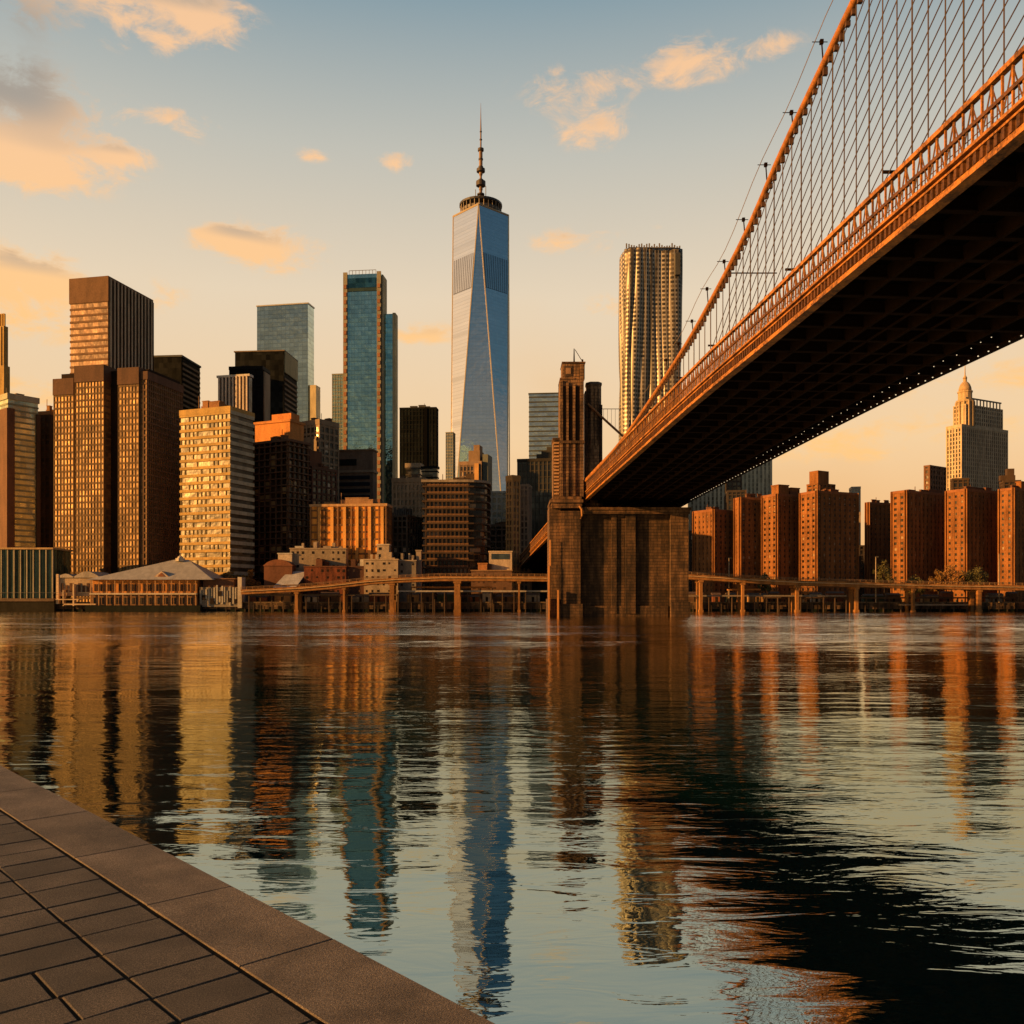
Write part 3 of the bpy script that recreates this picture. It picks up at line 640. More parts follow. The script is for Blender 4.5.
for (a, b_, yt) in ((-.05, .5, 452), (.08, .5, 449), (.22, .48, 445)): mb.box(a * w_, b_ * w_, -d_ * .45 + yt * .01, d_ * .4, h_ - 1, wz(yt, 570) - GZ)
mb.build('upper_stage', W((.05, .045, .035)), r)
r, w_, d_, h_ = bld('glass_tower', 'blue grey glass block striped with dark floors, behind the dark stepped block', 850, 5, 529, 562, 566, 392.5, 4.6, 4, 1.3, 0, G((.55, .62, .58), 4.6, 4, .85, .08, .15), W((.07, .08, .07)), W((.1, .1, .1)), cap=1, bp=.2)

# --- rippled tower
D = 700
def ripple_tower(name, label, D, x0, x1, ytop, seed, col, amp=1.5, freq=1.0):
    rnd = random.Random(seed); X0 = wx(x0, D); X1 = wx(x1, D); w = X1 - X0; d = w * .62; H = wz(ytop, D) - GZ
    r = empty(name, ((X0 + X1) / 2, D + d / 2, GZ), 0, label, 'skyscraper')
    rad = w * .13; pts = []
    def arc(cx, cy, a0): 
        return [(cx + rad * math.cos(a0 + math.pi / 2 * i / 5), cy + rad * math.sin(a0 + math.pi / 2 * i / 5), math.cos(a0 + math.pi / 2 * i / 5), math.sin(a0 + math.pi / 2 * i / 5)) for i in range(6)]
    per = arc(-w / 2 + rad, -d / 2 + rad, math.pi)
    n = 110
    per += [(-w / 2 + rad + (w - 2 * rad) * (i + 1) / (n + 1), -d / 2, 0, -1) for i in range(n)]
    per += arc(w / 2 - rad, -d / 2 + rad, -math.pi / 2)
    per += [(w / 2, -d / 2 + rad + (d - 2 * rad) * (i + 1) / 31, 1, 0) for i in range(30)]
    per += [(w / 2, d / 2, .7, .7), (-w / 2, d / 2, -.7, .7)]
    per += [(-w / 2, d / 2 - rad - (d - 2 * rad) * (i + 1) / 31, -1, 0) for i in range(30)]
    bays = [(rnd.uniform(.9, 1.5) * 2 * math.pi * freq, rnd.uniform(0, 6.28)) for _ in range(3)]
    nz = 70; vs = []; fs = []; m_ = len(per)
    s_arr = [0]; 
    for i in range(1, m_): s_arr.append(s_arr[-1] + math.hypot(per[i][0] - per[i - 1][0], per[i][1] - per[i - 1][1]))
    for k in range(nz + 1):
        zf = k / nz; z = zf * H
        for i, (x, y, nx, ny) in enumerate(per):
            s = s_arr[i]
            sh = 1.6 * math.sin(3.1 * zf + s * .08) + 1.2 * math.sin(7 * zf + s * .21 + 1)
            o = amp * (abs(math.sin((s + sh) * math.pi / 5.6)) ** .5 - .55) * (.65 + .35 * math.sin(s * .11 + 5 * zf + seed)) + .5 * amp * math.sin(s * .16 + 1.3 * math.sin(4 * zf)) - .7 * amp
            vs.append((x + nx * o, y + ny * o, z))
    for k in range(nz):
        for i in range(m_): j = (i + 1) % m_; fs.append((k * m_ + i, k * m_ + j, (k + 1) * m_ + j, (k + 1) * m_ + i))
    fs.append(tuple(range(nz * m_, (nz + 1) * m_)))
    m, t, b = principled('rippled_steel')
    oc = t.new('ShaderNodeTexCoord').outputs['Object']; x, y, z = t.xyz(oc)
    fz = t.m('FRACT', t.m('DIVIDE', z, 3.4)); u = t.m('DIVIDE', t.m('ADD', x, y), 2.8); fu = t.m('FRACT', u)
    win = t.m('MULTIPLY', t.m('GREATER_THAN', fz, .42), t.m('GREATER_THAN', fu, .34))
    wn = t.new('ShaderNodeTexWhiteNoise'); t.put(wn.inputs[0], t.comb(t.m('FLOOR', u), t.m('FLOOR', t.m('DIVIDE', z, 3.4)), 0.))
    strip = t.noise(t.comb(t.m('MULTIPLY', t.m('ADD', x, y), .16), t.m('MULTIPLY', z, .004), 0.), 1., 2, .5)
    strip2 = t.noise(t.comb(t.m('MULTIPLY', t.m('ADD', x, y), .5), t.m('MULTIPLY', z, .006), 3.), 1., 3, .6)
    c = t.mix(t.mr(t.m('ADD', t.m('MULTIPLY', strip, .4), t.m('MULTIPLY', strip2, .6)), .40, .58), tuple(c * .16 for c in col), col)  # highlights and shade of the folds also painted in as vertical streaks
    wc = t.mix(wn.outputs[0], (.02, .02, .016), (.14, .11, .07))
    t.put(b.inputs['Base Color'], t.mix(win, c, wc)); b.inputs['Roughness'].default_value = .42; b.inputs['Metallic'].default_value = .25
    MB().add(vs, fs).build('rippled_facade', m, r, True)
    mb = MB()
    for i in range(22): xx = -w * .44 + i * w * .88 / 21; mb.box(xx - .5, xx + .5, -d / 2 + .3, -d / 2 + 1.3, H - .5, H + random.uniform(.5, 3.2))
    mb.each('roof_post', grey, r); MB().box(-w * .38, w * .38, -d * .3, d * .3, H - .2, H + 2.2).build('plant_room', dgrey, r)
    MB().box(w * .36, w * .44, -d / 2 - 1.8, -d / 2 + 2, H - 22, H - 5).build('crown_opening', dgrey, r)
    return r
ripple_tower('rippled_tower', 'tall rippled silver and bronze tower seen just left of the bridge cables', 700, 623, 683.5, 247, 3, (.52, .45, .34), 2.3)
# towers beyond the deck
for nm, lb, x0, x1, yt, DD in (('striped_apartment_tower', 'grey green striped tower half hidden under the bridge deck, next to its stone pier', 690, 737, 450, 720), ('striped_apartment_tower', 'grey green striped tower whose right corner shows clear of the bridge deck', 739, 772.5, 446, 735)):
    r, w_, d_, h_ = bld(nm, lb, DD, 4, x0, x1 - 1.5, x1, yt, 3.4, 3.2, .9, 1.7, G((.20, .20, .16), 3.4, 2.9, .5, .3, .5, .12, (.4, .4, .3)), W((.36, .35, .27)), W((.60, .58, .44)), cap=2, capm=W((.4, .4, .3)), bp=.2, pp=.8, cat='apartment tower')
r, w_, d_, h_ = bld('apartment_block', 'dark brown gap block between the two grey green striped towers', 660, 10, 728, 741, 744, 468, 3.4, 3, .9, .8, gdark, W((.06, .045, .035)), W((.06, .045, .035)), cap=1.5, cat='apartment block')
r, w_, d_, h_ = bld('low_office_block', 'low dark block with a flat top behind the left brick apartment blocks', 600, 10, 728, 745, 750, 490, 3.4, 3, .9, .8, gdark, W((.06, .045, .035)), W((.06, .045, .035)), cap=1.5, cat='building')

# --- brick apartment blocks on the right
BG = 'brick apartment blocks on the right bank'
def brickb(label, D, al, xl, xc, xr, yt, top=None):
    r, w_, d_, h_ = bld('brick_apartment_block', label, D, al, xl, xc, xr, yt, 2.9, 3.2, 1.6, 2.15, gbrick, brick, brick, cap=1.3, capm=W((.26, .10, .035)), bp=.16, pp=.3, cat='apartment block', group=BG)
    return r, w_, d_, h_
def penth(r, w, d, h, x, wd, hh, m=brick, y=0, dd=None):
    dd = dd or d * .5; mb = MB(); mb.box(x - wd / 2, x + wd / 2, y - dd / 2, y + dd / 2, h, h + hh); mb.box(x - wd / 2 - .25, x + wd / 2 + .25, y - dd / 2 - .25, y + dd / 2 + .25, h + hh, h + hh + .5)
    mb.build('penthouse', m, r)
B = brickb('smallest brick apartment block, with an orange left face, beside the stone bridge pier', 480, 58, 694, 713.5, 732, 509); clutter(B[0], B[1], B[2], B[3], brickd, 4, 2)
B = brickb('brick apartment block with only a thin lit left edge, first of the joined trio', 474, 76, 735.5, 740.5, 769, 497); clutter(B[0], B[1], B[2], B[3], brickd, 4, 2.4)
B = brickb('brick apartment block in the middle of the joined trio, with two low roof boxes', 462, 66, 763, 777, 806, 493.5); penth(B[0], B[1], B[2], B[3], B[1] * .1, B[1] * .5, 4.5, y=-B[2] * .2, dd=B[2] * .35); penth(B[0], B[1], B[2], B[3], 0, B[1] * .4, 3.6, y=B[2] * .28, dd=B[2] * .3); clutter(B[0], B[1], B[2], B[3], brickd, 3, 2)
B = brickb('brick apartment block with a tall stepped roof tower, last of the joined trio', 450, 66, 801, 816.5, 857, 490.5)
clutter(B[0], B[1], B[2], B[3], brickd, 4, 2.2)
r, w_, d_, h_ = bld('stepped_brick_tower', 'stepped brown tower top rising behind the joined trio of brick blocks', 520, 60, 808, 818, 834, 483, 3, 3, 1.3, 1.2, gbrick, brick, brick, cap=1, cat='building')
MB().box(-w_ * .5, w_ * .38, -d_ * .42, d_ * .25, h_, wz(470, 520) - GZ).build('upper_stage', brick, r)
r, w_, d_, h_ = bld('office_tower', 'thin pale grey tower in the gap between the brick block groups', 780, 12, 852, 860, 862.5, 486.5, 4, 3, 1, 1, G((.3, .32, .3), 4, 3, .6, .2, .2), W((.36, .32, .26)), W((.36, .32, .26)), cap=2)
r, w_, d_, h_ = bld('office_block', 'short grey block at the foot of the thin pale grey tower', 640, 20, 855, 860, 868, 512, 4, 3, 1, 1, gdark, W((.26, .2, .15)), W((.26, .2, .15)), cap=2, cat='building')
B = brickb('lower dark brick block with a glowing left edge, standing alone between the brick groups', 500, 70, 866.5, 868.8, 895, 502); clutter(B[0], B[1], B[2], B[3], brickd, 4, 1.6)
r, w_, d_, h_ = bld('apartment_block', 'murky dark low block at the foot of the lone brick block', 540, 20, 850, 860, 895, 556, 3, 3, 1, 1, gdark, dkbrown, dkbrown, cap=1, cat='apartment block')
r, w_, d_, h_ = bld('brick_tower', 'square brown tower top peeking above the right brick blocks', 560, 55, 925, 929.5, 945, 465, 3.2, 3, 1.3, 1.2, gbrick, W((.2, .1, .055)), W((.2, .1, .055)), cap=1, cat='building')
B = brickb('brick apartment block with a wide lit left face, first of the right hand group', 456, 60, 892.5, 905.5, 955, 490); clutter(B[0], B[1], B[2], B[3], brickd, 4, 1.6)
B = brickb('brick apartment block in the middle of the right hand group, behind the shrubby trees', 446, 62, 947, 965.5, 1004, 488.5); clutter(B[0], B[1], B[2], B[3], brickd, 4, 1.6)
B = brickb('brick apartment block cut off by the right edge of the photo', 438, 60, 1000, 1013, 1060, 487.5); penth(B[0], B[1], B[2], B[3], 0, B[1] * .4, 3.5); clutter(B[0], B[1], B[2], B[3], brickd, 4, 1.6)
r, w_, d_, h_ = bld('low_office_block', 'dark stepped rooftop block right of the domed stone tower', 600, 12, 1004, 1020, 1024, 480, 3.4, 3, .9, .8, gdark, dkbrown, dkbrown, cap=1.5, cat='building')
MB().box(-w_ * .25, w_ * .2, -d_ * .3, d_ * .3, h_, h_ + 8).build('upper_stage', dkbrown, r)
MB().box(-w_ * .7, w_ * .25, -d_ * .35, d_ * .1, h_, h_ + 3.5).build('plant_room', dkbrown, r)
r, w_, d_, h_ = bld('low_office_block', 'small dark roof block at the left foot of the domed stone tower', 600, 12, 953, 968, 970, 478, 3.4, 3, .9, .8, gdark, dkbrown, dkbrown, cap=1.5, cat='building')

# --- domed stone tower
D = 905; gM = G((.08, .07, .055), 4.2, 3., .5, .3, .5, .1, (.3, .25, .18)); stone_m = W((.55, .44, .30)); stone_g = W((.52, .36, .17))
r, w_, d_, h_ = bld('domed_stone_tower', 'pale stone tower with golden left side and a small domed turret with spire', D, 62, 947, 961.5, 1007, 424, 4.2, 3.4, 1.1, 1.5, gM, stone_m, stone_m, cap=3, bp=.3, pp=.7)
z1 = wz(403, D) - GZ
facade(r, w_ * .8, d_ * .8, h_, z1, 4.2, 3.4, 1.2, 1.5, gM, stone_m, stone_m, cx=w_ * .06, cy=0, cap=1, prefix='upper_')
mb = MB()
for i in range(11): yy = -d_ * .36 + i * d_ * .72 / 10; mb.box(w_ * .38, w_ * .42, yy, yy + 1.4, z1, z1 + 6)
mb.box(w_ * .37, w_ * .43, -d_ * .38, d_ * .4, z1 + 6, z1 + 7.4); mb.build('roof_screen', W((.25, .22, .17)), r)
tx, ty = w_ * .1, -d_ * .30
mb = MB(); mb.lathe([(8, z1 - 22), (8, z1 + 3), (8.8, z1 + 3), (8.8, z1 + 5), (6.6, z1 + 5), (6.6, z1 + 13), (7.2, z1 + 13), (7.2, z1 + 14.5)], 12, tx, ty); mb.build('turret', W((.5, .36, .2)), r)
mb = MB()
for i in range(12): a = 2 * math.pi * i / 12; mb.tube([(tx + 8.6 * math.cos(a), ty + 8.6 * math.sin(a), z1 - 22), (tx + 8.6 * math.cos(a), ty + 8.6 * math.sin(a), z1 + 3.5)], .8, 5)
mb.each('turret_column', W((.5, .36, .2)), r)
MB().lathe([(6.2, z1 + 14.5), (5.9, z1 + 18), (4.6, z1 + 21.5), (2.6, z1 + 24), (1.8, z1 + 24.2), (1.8, z1 + 28), (2.2, z1 + 28), (.7, z1 + 31)], 14, tx, ty).build('dome', W((.5, .34, .18)), r, True)
MB().tube([(tx, ty, z1 + 29), (tx, ty, wz(361, D) - GZ)], .75, 6, .3).build('spire', W((.45, .35, .24)), r)

# ------------------------------------------------------------------ waterfront
DS = 403.
def bx_px(x0, x1, y0, y1, D, dep, mb=None):
    mb = mb or MB(); return mb.box(wx(x0, D), wx(x1, D), D, D + dep, wz(y1, D), wz(y0, D))
# sea wall
mb = MB(); mb.box(-700, 700, 406.8, 409.5, -3, 4.0)
o = mb.build('sea_wall', ashlar((.15, .09, .05), 4, 1.)); tag(o, 'long low brown stone sea wall running along the far water line', 'wall')
MB().box(-700, 700, 406.2, 406.81, -3, 1.1).build('algae_skirt', W((.012, .018, .012)), o)
mb = MB()
for i in range(150): xx = (i % 2 * 2 - 1) * (i // 2) * 4.3 + random.uniform(-.4, .4); mb.tube([(xx, 405.9, -2), (xx, 405.9, random.uniform(2.2, 3.8))], .3, 5)
mb.each('timber_pile', W((.05, .032, .02)), o)
MB().box(-700, 700, 406.5, 409.6, 4.0, 4.35).build('coping', W((.22, .15, .09)), o)

# green glass pavilion, far left
D = 404
X0, X1 = wx(-25, D), wx(52, D); zt = wz(548, D)
r = empty('glass_pavilion', ((X0 + X1) / 2, D + 9, 2.0), 0, 'low pavilion of green glass strips and white posts, on the water at far left', 'pavilion'); ww = X1 - X0; H = zt - 2
MB().box(-ww / 2 + .5, ww / 2 - .5, -8, 9, 4, H - .6).build('glass_wall', G((.07, .12, .09), 30, 1.3, .55, .2, .8), r)
mb = MB()
for i in range(13): xx = -ww / 2 + i * ww / 12; mb.box(xx - .22, xx + .22, -8.7, -8.0, -2 if i % 3 == 0 else 3.5, H - .5)
mb.each('post', W((.42, .36, .24)), r)
mb = MB()
for i in range(26): xx = -ww / 2 + (i + .5) * ww / 26; mb.box(xx - .1, xx + .1, -8.3, -8.0, 4, H - .6)
mb.build('mullions', W((.12, .13, .08)), r)
MB().box(-ww / 2 - .5, ww / 2 + .5, -9.2, 9.5, H - .6, H + .2).build('roof', W((.50, .32, .14)), r)
MB().box(-ww / 2 - 1, ww / 2 + 1, -9.6, 9.5, 2.6, 3.9).build('floor_slab', W((.16, .10, .055)), r)
MB().box(-ww / 2 - 1, ww / 2 + 1, -9.0, 9.5, -3, 2.6).build('base', W((.035, .03, .02)), r)
MB().tube([(-ww / 2, -9.5, 6.5), (ww / 2 + 22, -9.5, 6.5)], .08, 4).build('handrail', grey, r)

# white roofed ferry terminal
D = 402.5
r = empty('ferry_terminal', (wx(140, D), D, 2.0), 0, 'ferry terminal with a big pale hipped roof, cupola and glowing orange gallery', 'terminal')
lx = lambda px: wx(px, D) - wx(140, D); lz = lambda py: wz(py, D) - 2.0
yel = W((.62, .40, .20)); 
MB().box(lx(90), lx(195), 2.5, 22, lz(594), lz(579)).build('gallery_wall', W((.62, .26, .06)), r)
mb = MB()
for i in range(33):
    if i % 8 == 7: continue
    xx = lx(91) + i * (lx(194) - lx(91)) / 33; mb.box(xx + .35, xx + 1.05, 2.3, 2.6, lz(591), lz(584))
mb.each('gallery_window', W((.05, .03, .02), .4), r)
mb = MB()
for i in range(14): xx = lx(90) + i * (lx(195) - lx(90)) / 13; mb.box(xx - .18, xx + .18, .6, 1.0, lz(606), lz(580.5))
mb.each('gallery_post', W((.45, .24, .09)), r)
MB().box(lx(89), lx(196), .4, 2.6, lz(594.6), lz(593)).build('balcony_floor', W((.55, .45, .32)), r)
MB().box(lx(89), lx(195.5), 1.6, 22, lz(608), lz(594.6)).build('lower_wall', W((.24, .13, .06)), r)
mb = MB()
for i in range(24): xx = lx(92) + i * (lx(194) - lx(92)) / 24; mb.box(xx, xx + .9, 1.4, 1.7, lz(604), lz(597.5))
mb.each('lower_window', W((.05, .035, .02), .5), r)
MB().box(lx(85), lx(200), .2, 22, -4, .8).build('pier_base', W((.02, .022, .016)), r)
z0, zp = lz(579.6), lz(559.5)
def hip(x0, x1, y0, y1, za, zb_, xr0, xr1, m, nm='roof'):
    ym = (y0 + y1) / 2
    o = MB().add([(x0, y0, za), (x1, y0, za), (x1, y1, za), (x0, y1, za), (xr0, ym, zb_), (xr1, ym, zb_)], [(0, 1, 5, 4), (1, 2, 5), (2, 3, 4, 5), (3, 0, 4), (0, 3, 2, 1)]).build(nm, m, r); return o
roofm = W((.36, .345, .32), .6, .25, .4)
hip(lx(86), lx(213), -.2, 26, z0, lz(558.5), lx(163), lx(178), roofm)
mb = MB(); mb.lathe([(2.2, lz(560)), (2.2, lz(557)), (1.4, lz(557)), (1.2, lz(555.5)), (.2, lz(554))], 8, lx(170), 12.5); mb.tube([(lx(170), 12.5, lz(555)), (lx(170), 12.5, lz(545))], .09, 4); mb.build('cupola', W((.55, .48, .38)), r)
mb = MB(); mb.add([(lx(152), 1.6, lz(577)), (lx(168), 1.6, lz(577)), (lx(160), 1.6, lz(571)), (lx(152), 9, lz(577)), (lx(168), 9, lz(577)), (lx(160), 9, lz(571))], [(0, 1, 2), (0, 2, 5, 3), (1, 4, 5, 2)]); mb.build('dormer', W((.55, .4, .27)), r)
MB().add([(lx(156), 1.45, lz(576.5)), (lx(164), 1.45, lz(576.5)), (lx(160), 1.45, lz(572.4))], [(0, 1, 2)]).build('dormer_window', W((.22, .08, .03)), r)
# left wing with little curved roofs
MB().box(lx(54), lx(90), 3, 20, lz(596), lz(577)).build('wing_wall', W((.5, .36, .22)), r)
mb = MB()
for (a, b_, pk) in ((53.5, 72, 573.5), (70, 98, 571)):
    n = 8
    vs_ = [(lx(a + (b_ - a) * i / n), yy, lz(577.5 - (577.5 - pk) * (1 - abs(1 - 2 * i / n) ** 1.6))) for yy in (2.4, 20) for i in range(n + 1)]
    mb.add(vs_, [(i, i + 1, i + n + 2, i + n + 1) for i in range(n)] + [tuple(range(n + 1))])
mb.each('wing_roof', W((.42, .36, .29)), r)
MB().box(lx(53.5), lx(56), 2.2, 4, lz(604), lz(574)).build('wing_pillar', W((.7, .5, .3)), r)
mb = MB()
for i in range(7): xx = lx(58) + i * (lx(88) - lx(58)) / 7; mb.box(xx, xx + 1., 2.7, 3.2, lz(592), lz(583 + (i % 2) * 2))
mb.each('wing_window', W((.12, .06, .03)), r)
mb = MB()
for (a, b_, y0_, y1_) in ((55, 78, 600, 599), (62, 95, 605, 603.6), (62, 63, 606, 590), (72, 73.5, 606, 584)): mb.box(lx(a), lx(b_), .3 + a * .003, 2.8, lz(y0_), lz(y1_))
mb.build('gangway', W((.6, .42, .24)), r)
# right annex, ragged and whitish
r = empty('harbour_annex', (wx(218, D), D, 2.0), 0, 'ragged whitish harbour annex with boarded openings, right of the ferry terminal', 'building'); lx = lambda px: wx(px, D) - wx(218, D)
MB().box(lx(197), lx(238), 3, 16, lz(607), lz(587)).build('wall', W((.24, .2, .15)), r)
MB().box(lx(200), lx(231), 4, 16, lz(587), lz(579)).build('upper_wall', W((.13, .06, .035)), r)
MB().box(lx(199), lx(232.5), 3.4, 16.4, lz(579), lz(578)).build('roof', W((.25, .13, .07)), r)
mb = MB()
for i in range(15):
    a = 198 + i * 2.7; mb.box(lx(a), lx(a + random.uniform(.7, 1.8)), 2.7 - i * .01, 3.2, lz(random.uniform(598, 606)), lz(random.uniform(585, 592)))
mb.each('board', W((.42, .38, .31)), r)
MB().box(lx(236), lx(240), 2.4, 8, lz(608), lz(577)).build('end_pillar', W((.5, .44, .35)), r)
mb = MB()
for (a, b_, c, d_) in ((200, 203, 600, 595), (208, 212, 604, 598), (226, 229, 602, 598), (232.6, 235, 603, 599), (216, 220, 596, 591)): mb.box(lx(a), lx(b_), 2.4, 3.0, lz(c), lz(d_))
mb.each('opening', W((.03, .022, .018)), r)

# misc harbour buildings behind the highway
def shed(name, label, x0, x1, yt, yb, D, m, roof=None, win=None, dep=14, cat='building', ragged=0, slope=None):
    X0, X1 = wx(x0, D), wx(x1, D); r = empty(name, ((X0 + X1) / 2, D + dep / 2, GZ), 0, label, cat); w = X1 - X0; H = wz(yt, D) - GZ
    MB().box(-w / 2, w / 2, -dep / 2, dep / 2, 0, H).build('wall', m, r)
    MB().box(-w / 2 - .3, w / 2 + .3, -dep / 2 - .3, dep / 2 + .3, H, H + .5).build('roof', roof or m, r)
    if win:
        mb = MB(); n = max(2, int(w / 2.3)); fl = max(1, int((H - 3) / 3.2))
        for k in range(fl):
            for i in range(n):
                if random.random() < .6: xx = -w / 2 + (i + .3) * w / n; mb.box(xx, xx + w / n * random.uniform(.25, .5), -dep / 2 - .08, -dep / 2 + .2, H - random.uniform(1.9, 2.5) - k * 3.2, H - 1.1 - k * 3.2)
        mb.each('window', win, r)
    for i in range(ragged):
        a = random.uniform(-.45, .4) * w; bw_ = random.uniform(.04, .16) * w; MB().box(a, a + bw_, random.uniform(-.4, 0) * dep, random.uniform(.05, .4) * dep, H + .5, H + random.uniform(1, 4)).build('roof_box', random.choice((m, roof or m, pale)), r)
    return r, w, H
dkw = W((.03, .025, .02), .4)
shed('harbour_warehouse', 'whitish warehouse with many small windows, in front of the golden grid block', 290, 346, 549, 0, 427, W((.32, .25, .17)), W((.36, .28, .2)), dkw, ragged=8, dep=6)
shed('harbour_shed', 'small white shed left of the whitish warehouse', 278, 292, 554, 0, 426, W((.55, .45, .33)), pale, dkw)
r, w_, H_ = shed('rusty_warehouse', 'rusty red brown shed with a rounded roof, beside the tilted grey slab roof', 264, 292, 566, 0, 420, W((.17, .07, .035)), W((.2, .08, .04)), None)
mb = MB(); mb.prism([(-w_ / 2 + w_ * i / 8, 0) for i in range(9)], 0, .1); 
mb = MB(); n = 10
vs_ = [(-w_ * .5 + w_ * i / n, yy, H_ + .5 + 2.6 * math.sin(math.pi * i / n) ** .7) for yy in (-7, 7) for i in range(n + 1)]
mb.add(vs_, [(i, i + 1, i + n + 2, i + n + 1) for i in range(n)] + [tuple(range(n + 1))[::-1]]); mb.build('vault', W((.22, .085, .04)), r)
r, w_, H_ = shed('slab_roof_shed', 'low shed under a tilted light grey slab roof', 276, 300, 586, 0, 413, W((.08, .05, .035)), W((.1, .07, .05)), None, dep=8)
MB().add([(-w_ * .6, -5, H_ - 1), (w_ * .35, -5, H_ - 1), (w_ * .62, 5, H_ + 6.5), (-w_ * .2, 5, H_ + 6.5), (-w_ * .6, -5, H_ - .5), (w_ * .35, -5, H_ - .5), (w_ * .62, 5, H_ + 7), (-w_ * .2, 5, H_ + 7)],
         [(0, 1, 2, 3), (7, 6, 5, 4), (0, 4, 5, 1), (1, 5, 6, 2), (2, 6, 7, 3), (3, 7, 4, 0)]).build('slab_roof', W((.46, .44, .42)), r)
shed('rusty_warehouse', 'long rust red warehouse with patchy walls, behind the rising highway ramp', 304, 346, 567, 0, 418, W((.17, .05, .022), .9, .8, .6), W((.15, .06, .03)), dkw, ragged=4)
shed('harbour_shed', 'dark brown low shed right of the long rust red warehouse', 346, 378, 567, 0, 420, W((.11, .05, .03)), None, W((.3, .15, .06)), ragged=4)
shed('harbour_shed', 'white stepped house with a tower like top, right of the dark brown shed', 364, 398, 560, 0, 419, W((.40, .31, .21)), W((.46, .36, .25)), dkw, ragged=4)
shed('harbour_shed', 'narrow white upper storey on the stepped white house row', 377, 389, 545, 0, 424, W((.45, .35, .24)), W((.66, .56, .44)), dkw, dep=6)
shed('harbour_shed', 'grey slender huts with pale posts left of the dark balcony grid block', 399, 416, 561, 0, 421, W((.24, .2, .15)), W((.4, .33, .25)), dkw, ragged=5)
shed('harbour_shed', 'thin pale upright hut against the dark balcony grid block', 416, 421, 551, 0, 425, W((.38, .3, .22)), None, None, dep=5)
shed('harbour_shed', 'low brown terrace building with an orange end, right of the dark balcony grid block', 471, 512, 571, 0, 418, W((.17, .09, .05)), W((.34, .2, .1)), W((.07, .04, .025)), ragged=4)
r, w_, H_ = shed('harbour_shed', 'small cream box house with a framed window band, left of the bridge approach', 489, 512, 552, 0, 422, W((.58, .46, .33)), W((.6, .48, .34)), None, dep=8)
MB().box(-w_ * .4, w_ * .38, -4.15, -3.9, H_ - 3.4, H_ - .8).build('window_band', G((.1, .13, .13), 2, 2.4, .6, .2), r)
shed('harbour_shed', 'orange brown box on the low ground beside the bridge approach', 478, 487, 564, 0, 419, W((.5, .22, .08)), None, None, dep=6)
# far dark city filling behind the low rooftops
for i, (x0, x1, yt, DD, lb) in enumerate(((-30, 60, 470, 640, 'dim dark block filling the gap behind the far left towers'), (180, 260, 500, 640, 'dim dark block behind the golden banded block'), (386, 430, 530, 640, 'dim dark block behind the tan office block'),
                                       (500, 560, 540, 640, 'dim dark block behind the bridge approach'), (690, 760, 530, 620, 'dim dark block behind the smallest brick block'), (840, 900, 545, 620, 'dim dark block in the gap behind the lone brick block'))):
    bld('background_block', lb, DD, 5, x0, x1 - 2, x1, yt, 3.6, 3.2, 1, 1, gdark, W((.06, .045, .034)), W((.06, .045, .034)), cap=1, cat='office block')

# ------------------------------------------------------------------ elevated highway
hw_m = W((.32, .145, .042), .8, .55, .4); hw_d = W((.10, .065, .04))
def highway(label, pts, D, piers, low, name='elevated_highway'):
    ox = wx((pts[0][0] + pts[-1][0]) / 2, D); r = empty(name, (ox, D, 0), 0, label, 'elevated road')
    path = [((wx(px, D) - ox, 0, wz(py, D)), (0, 1, 0)) for px, py in pts]
    MB().sweep(path, [(0, -2.2), (0, -.9), (-.5, -.9), (-.5, 0), (10, 0), (10, -2.2)][::-1]).build('girder', hw_m, r)
    MB().sweep(path, [(-.62, -.95), (-.62, -.75), (-.45, -.75), (-.45, -.95)][::-1]).build('ledge', W((.7, .5, .28)), r)
    mb = MB()
    for (o0, _), (o1, _) in zip(path[:-1], path[1:]):
        L = o1[0] - o0[0]; n = max(1, int(L / 2.4))
        for i in range(n): f = i / n; mb.tube([(o0[0] + L * f, -.3, o0[2] + (o1[2] - o0[2]) * f), (o0[0] + L * f, -.3, o0[2] + (o1[2] - o0[2]) * f + 1.)], .09, 4)
    for k in (.5, 1.): mb.tube([(p[0][0], -.3, p[0][2] + k) for p in path], .1, 4)
    mb.build('railing', W((.3, .17, .08)), r)
    def topz(px):
        for (a, ya), (b_, yb) in zip(pts[:-1], pts[1:]):
            if a <= px <= b_: return wz(ya + (yb - ya) * (px - a) / (b_ - a), D)
        return wz(pts[-1][1], D)
    for (px, wd) in piers:
        zt = topz(px) - 2.2; x_ = wx(px, D) - ox; wd = wd * .32
        mb = MB(); mb.box(x_ - wd / 2, x_ + wd / 2, .6, 2.4, -3, zt); mb.box(x_ - wd / 2, x_ + wd / 2, 7, 8.8, -3, zt); mb.box(x_ - wd / 2 - .4, x_ + wd / 2 + .4, .3, 9.2, zt - 1., zt); mb.box(x_ - wd / 2 - .3, x_ + wd / 2 + .3, .3, 2.7, -3, .9)
        mb.build('pier', hw_m, r)
    for (a, b_, y0_, mm, off) in low:
        mb = MB(); X0 = wx(a, D) - ox; X1 = wx(b_, D) - ox; z = wz(y0_, D); mb.box(X0, X1, off, off + 3, z - .7, z)
        mb.build('lower_deck', mm, r)
        mb = MB()
        n = int((X1 - X0) / 5)
        for i in range(n + 1): xx = X0 + (X1 - X0) * i / n; mb.box(xx - .2, xx + .2, off + .4, off + 1, -3, z - .7)
        mb.each('lower_post', W((.09, .055, .032)), r)
    return r
lowm = W((.38, .34, .30)); oran = W((.5, .22, .07))
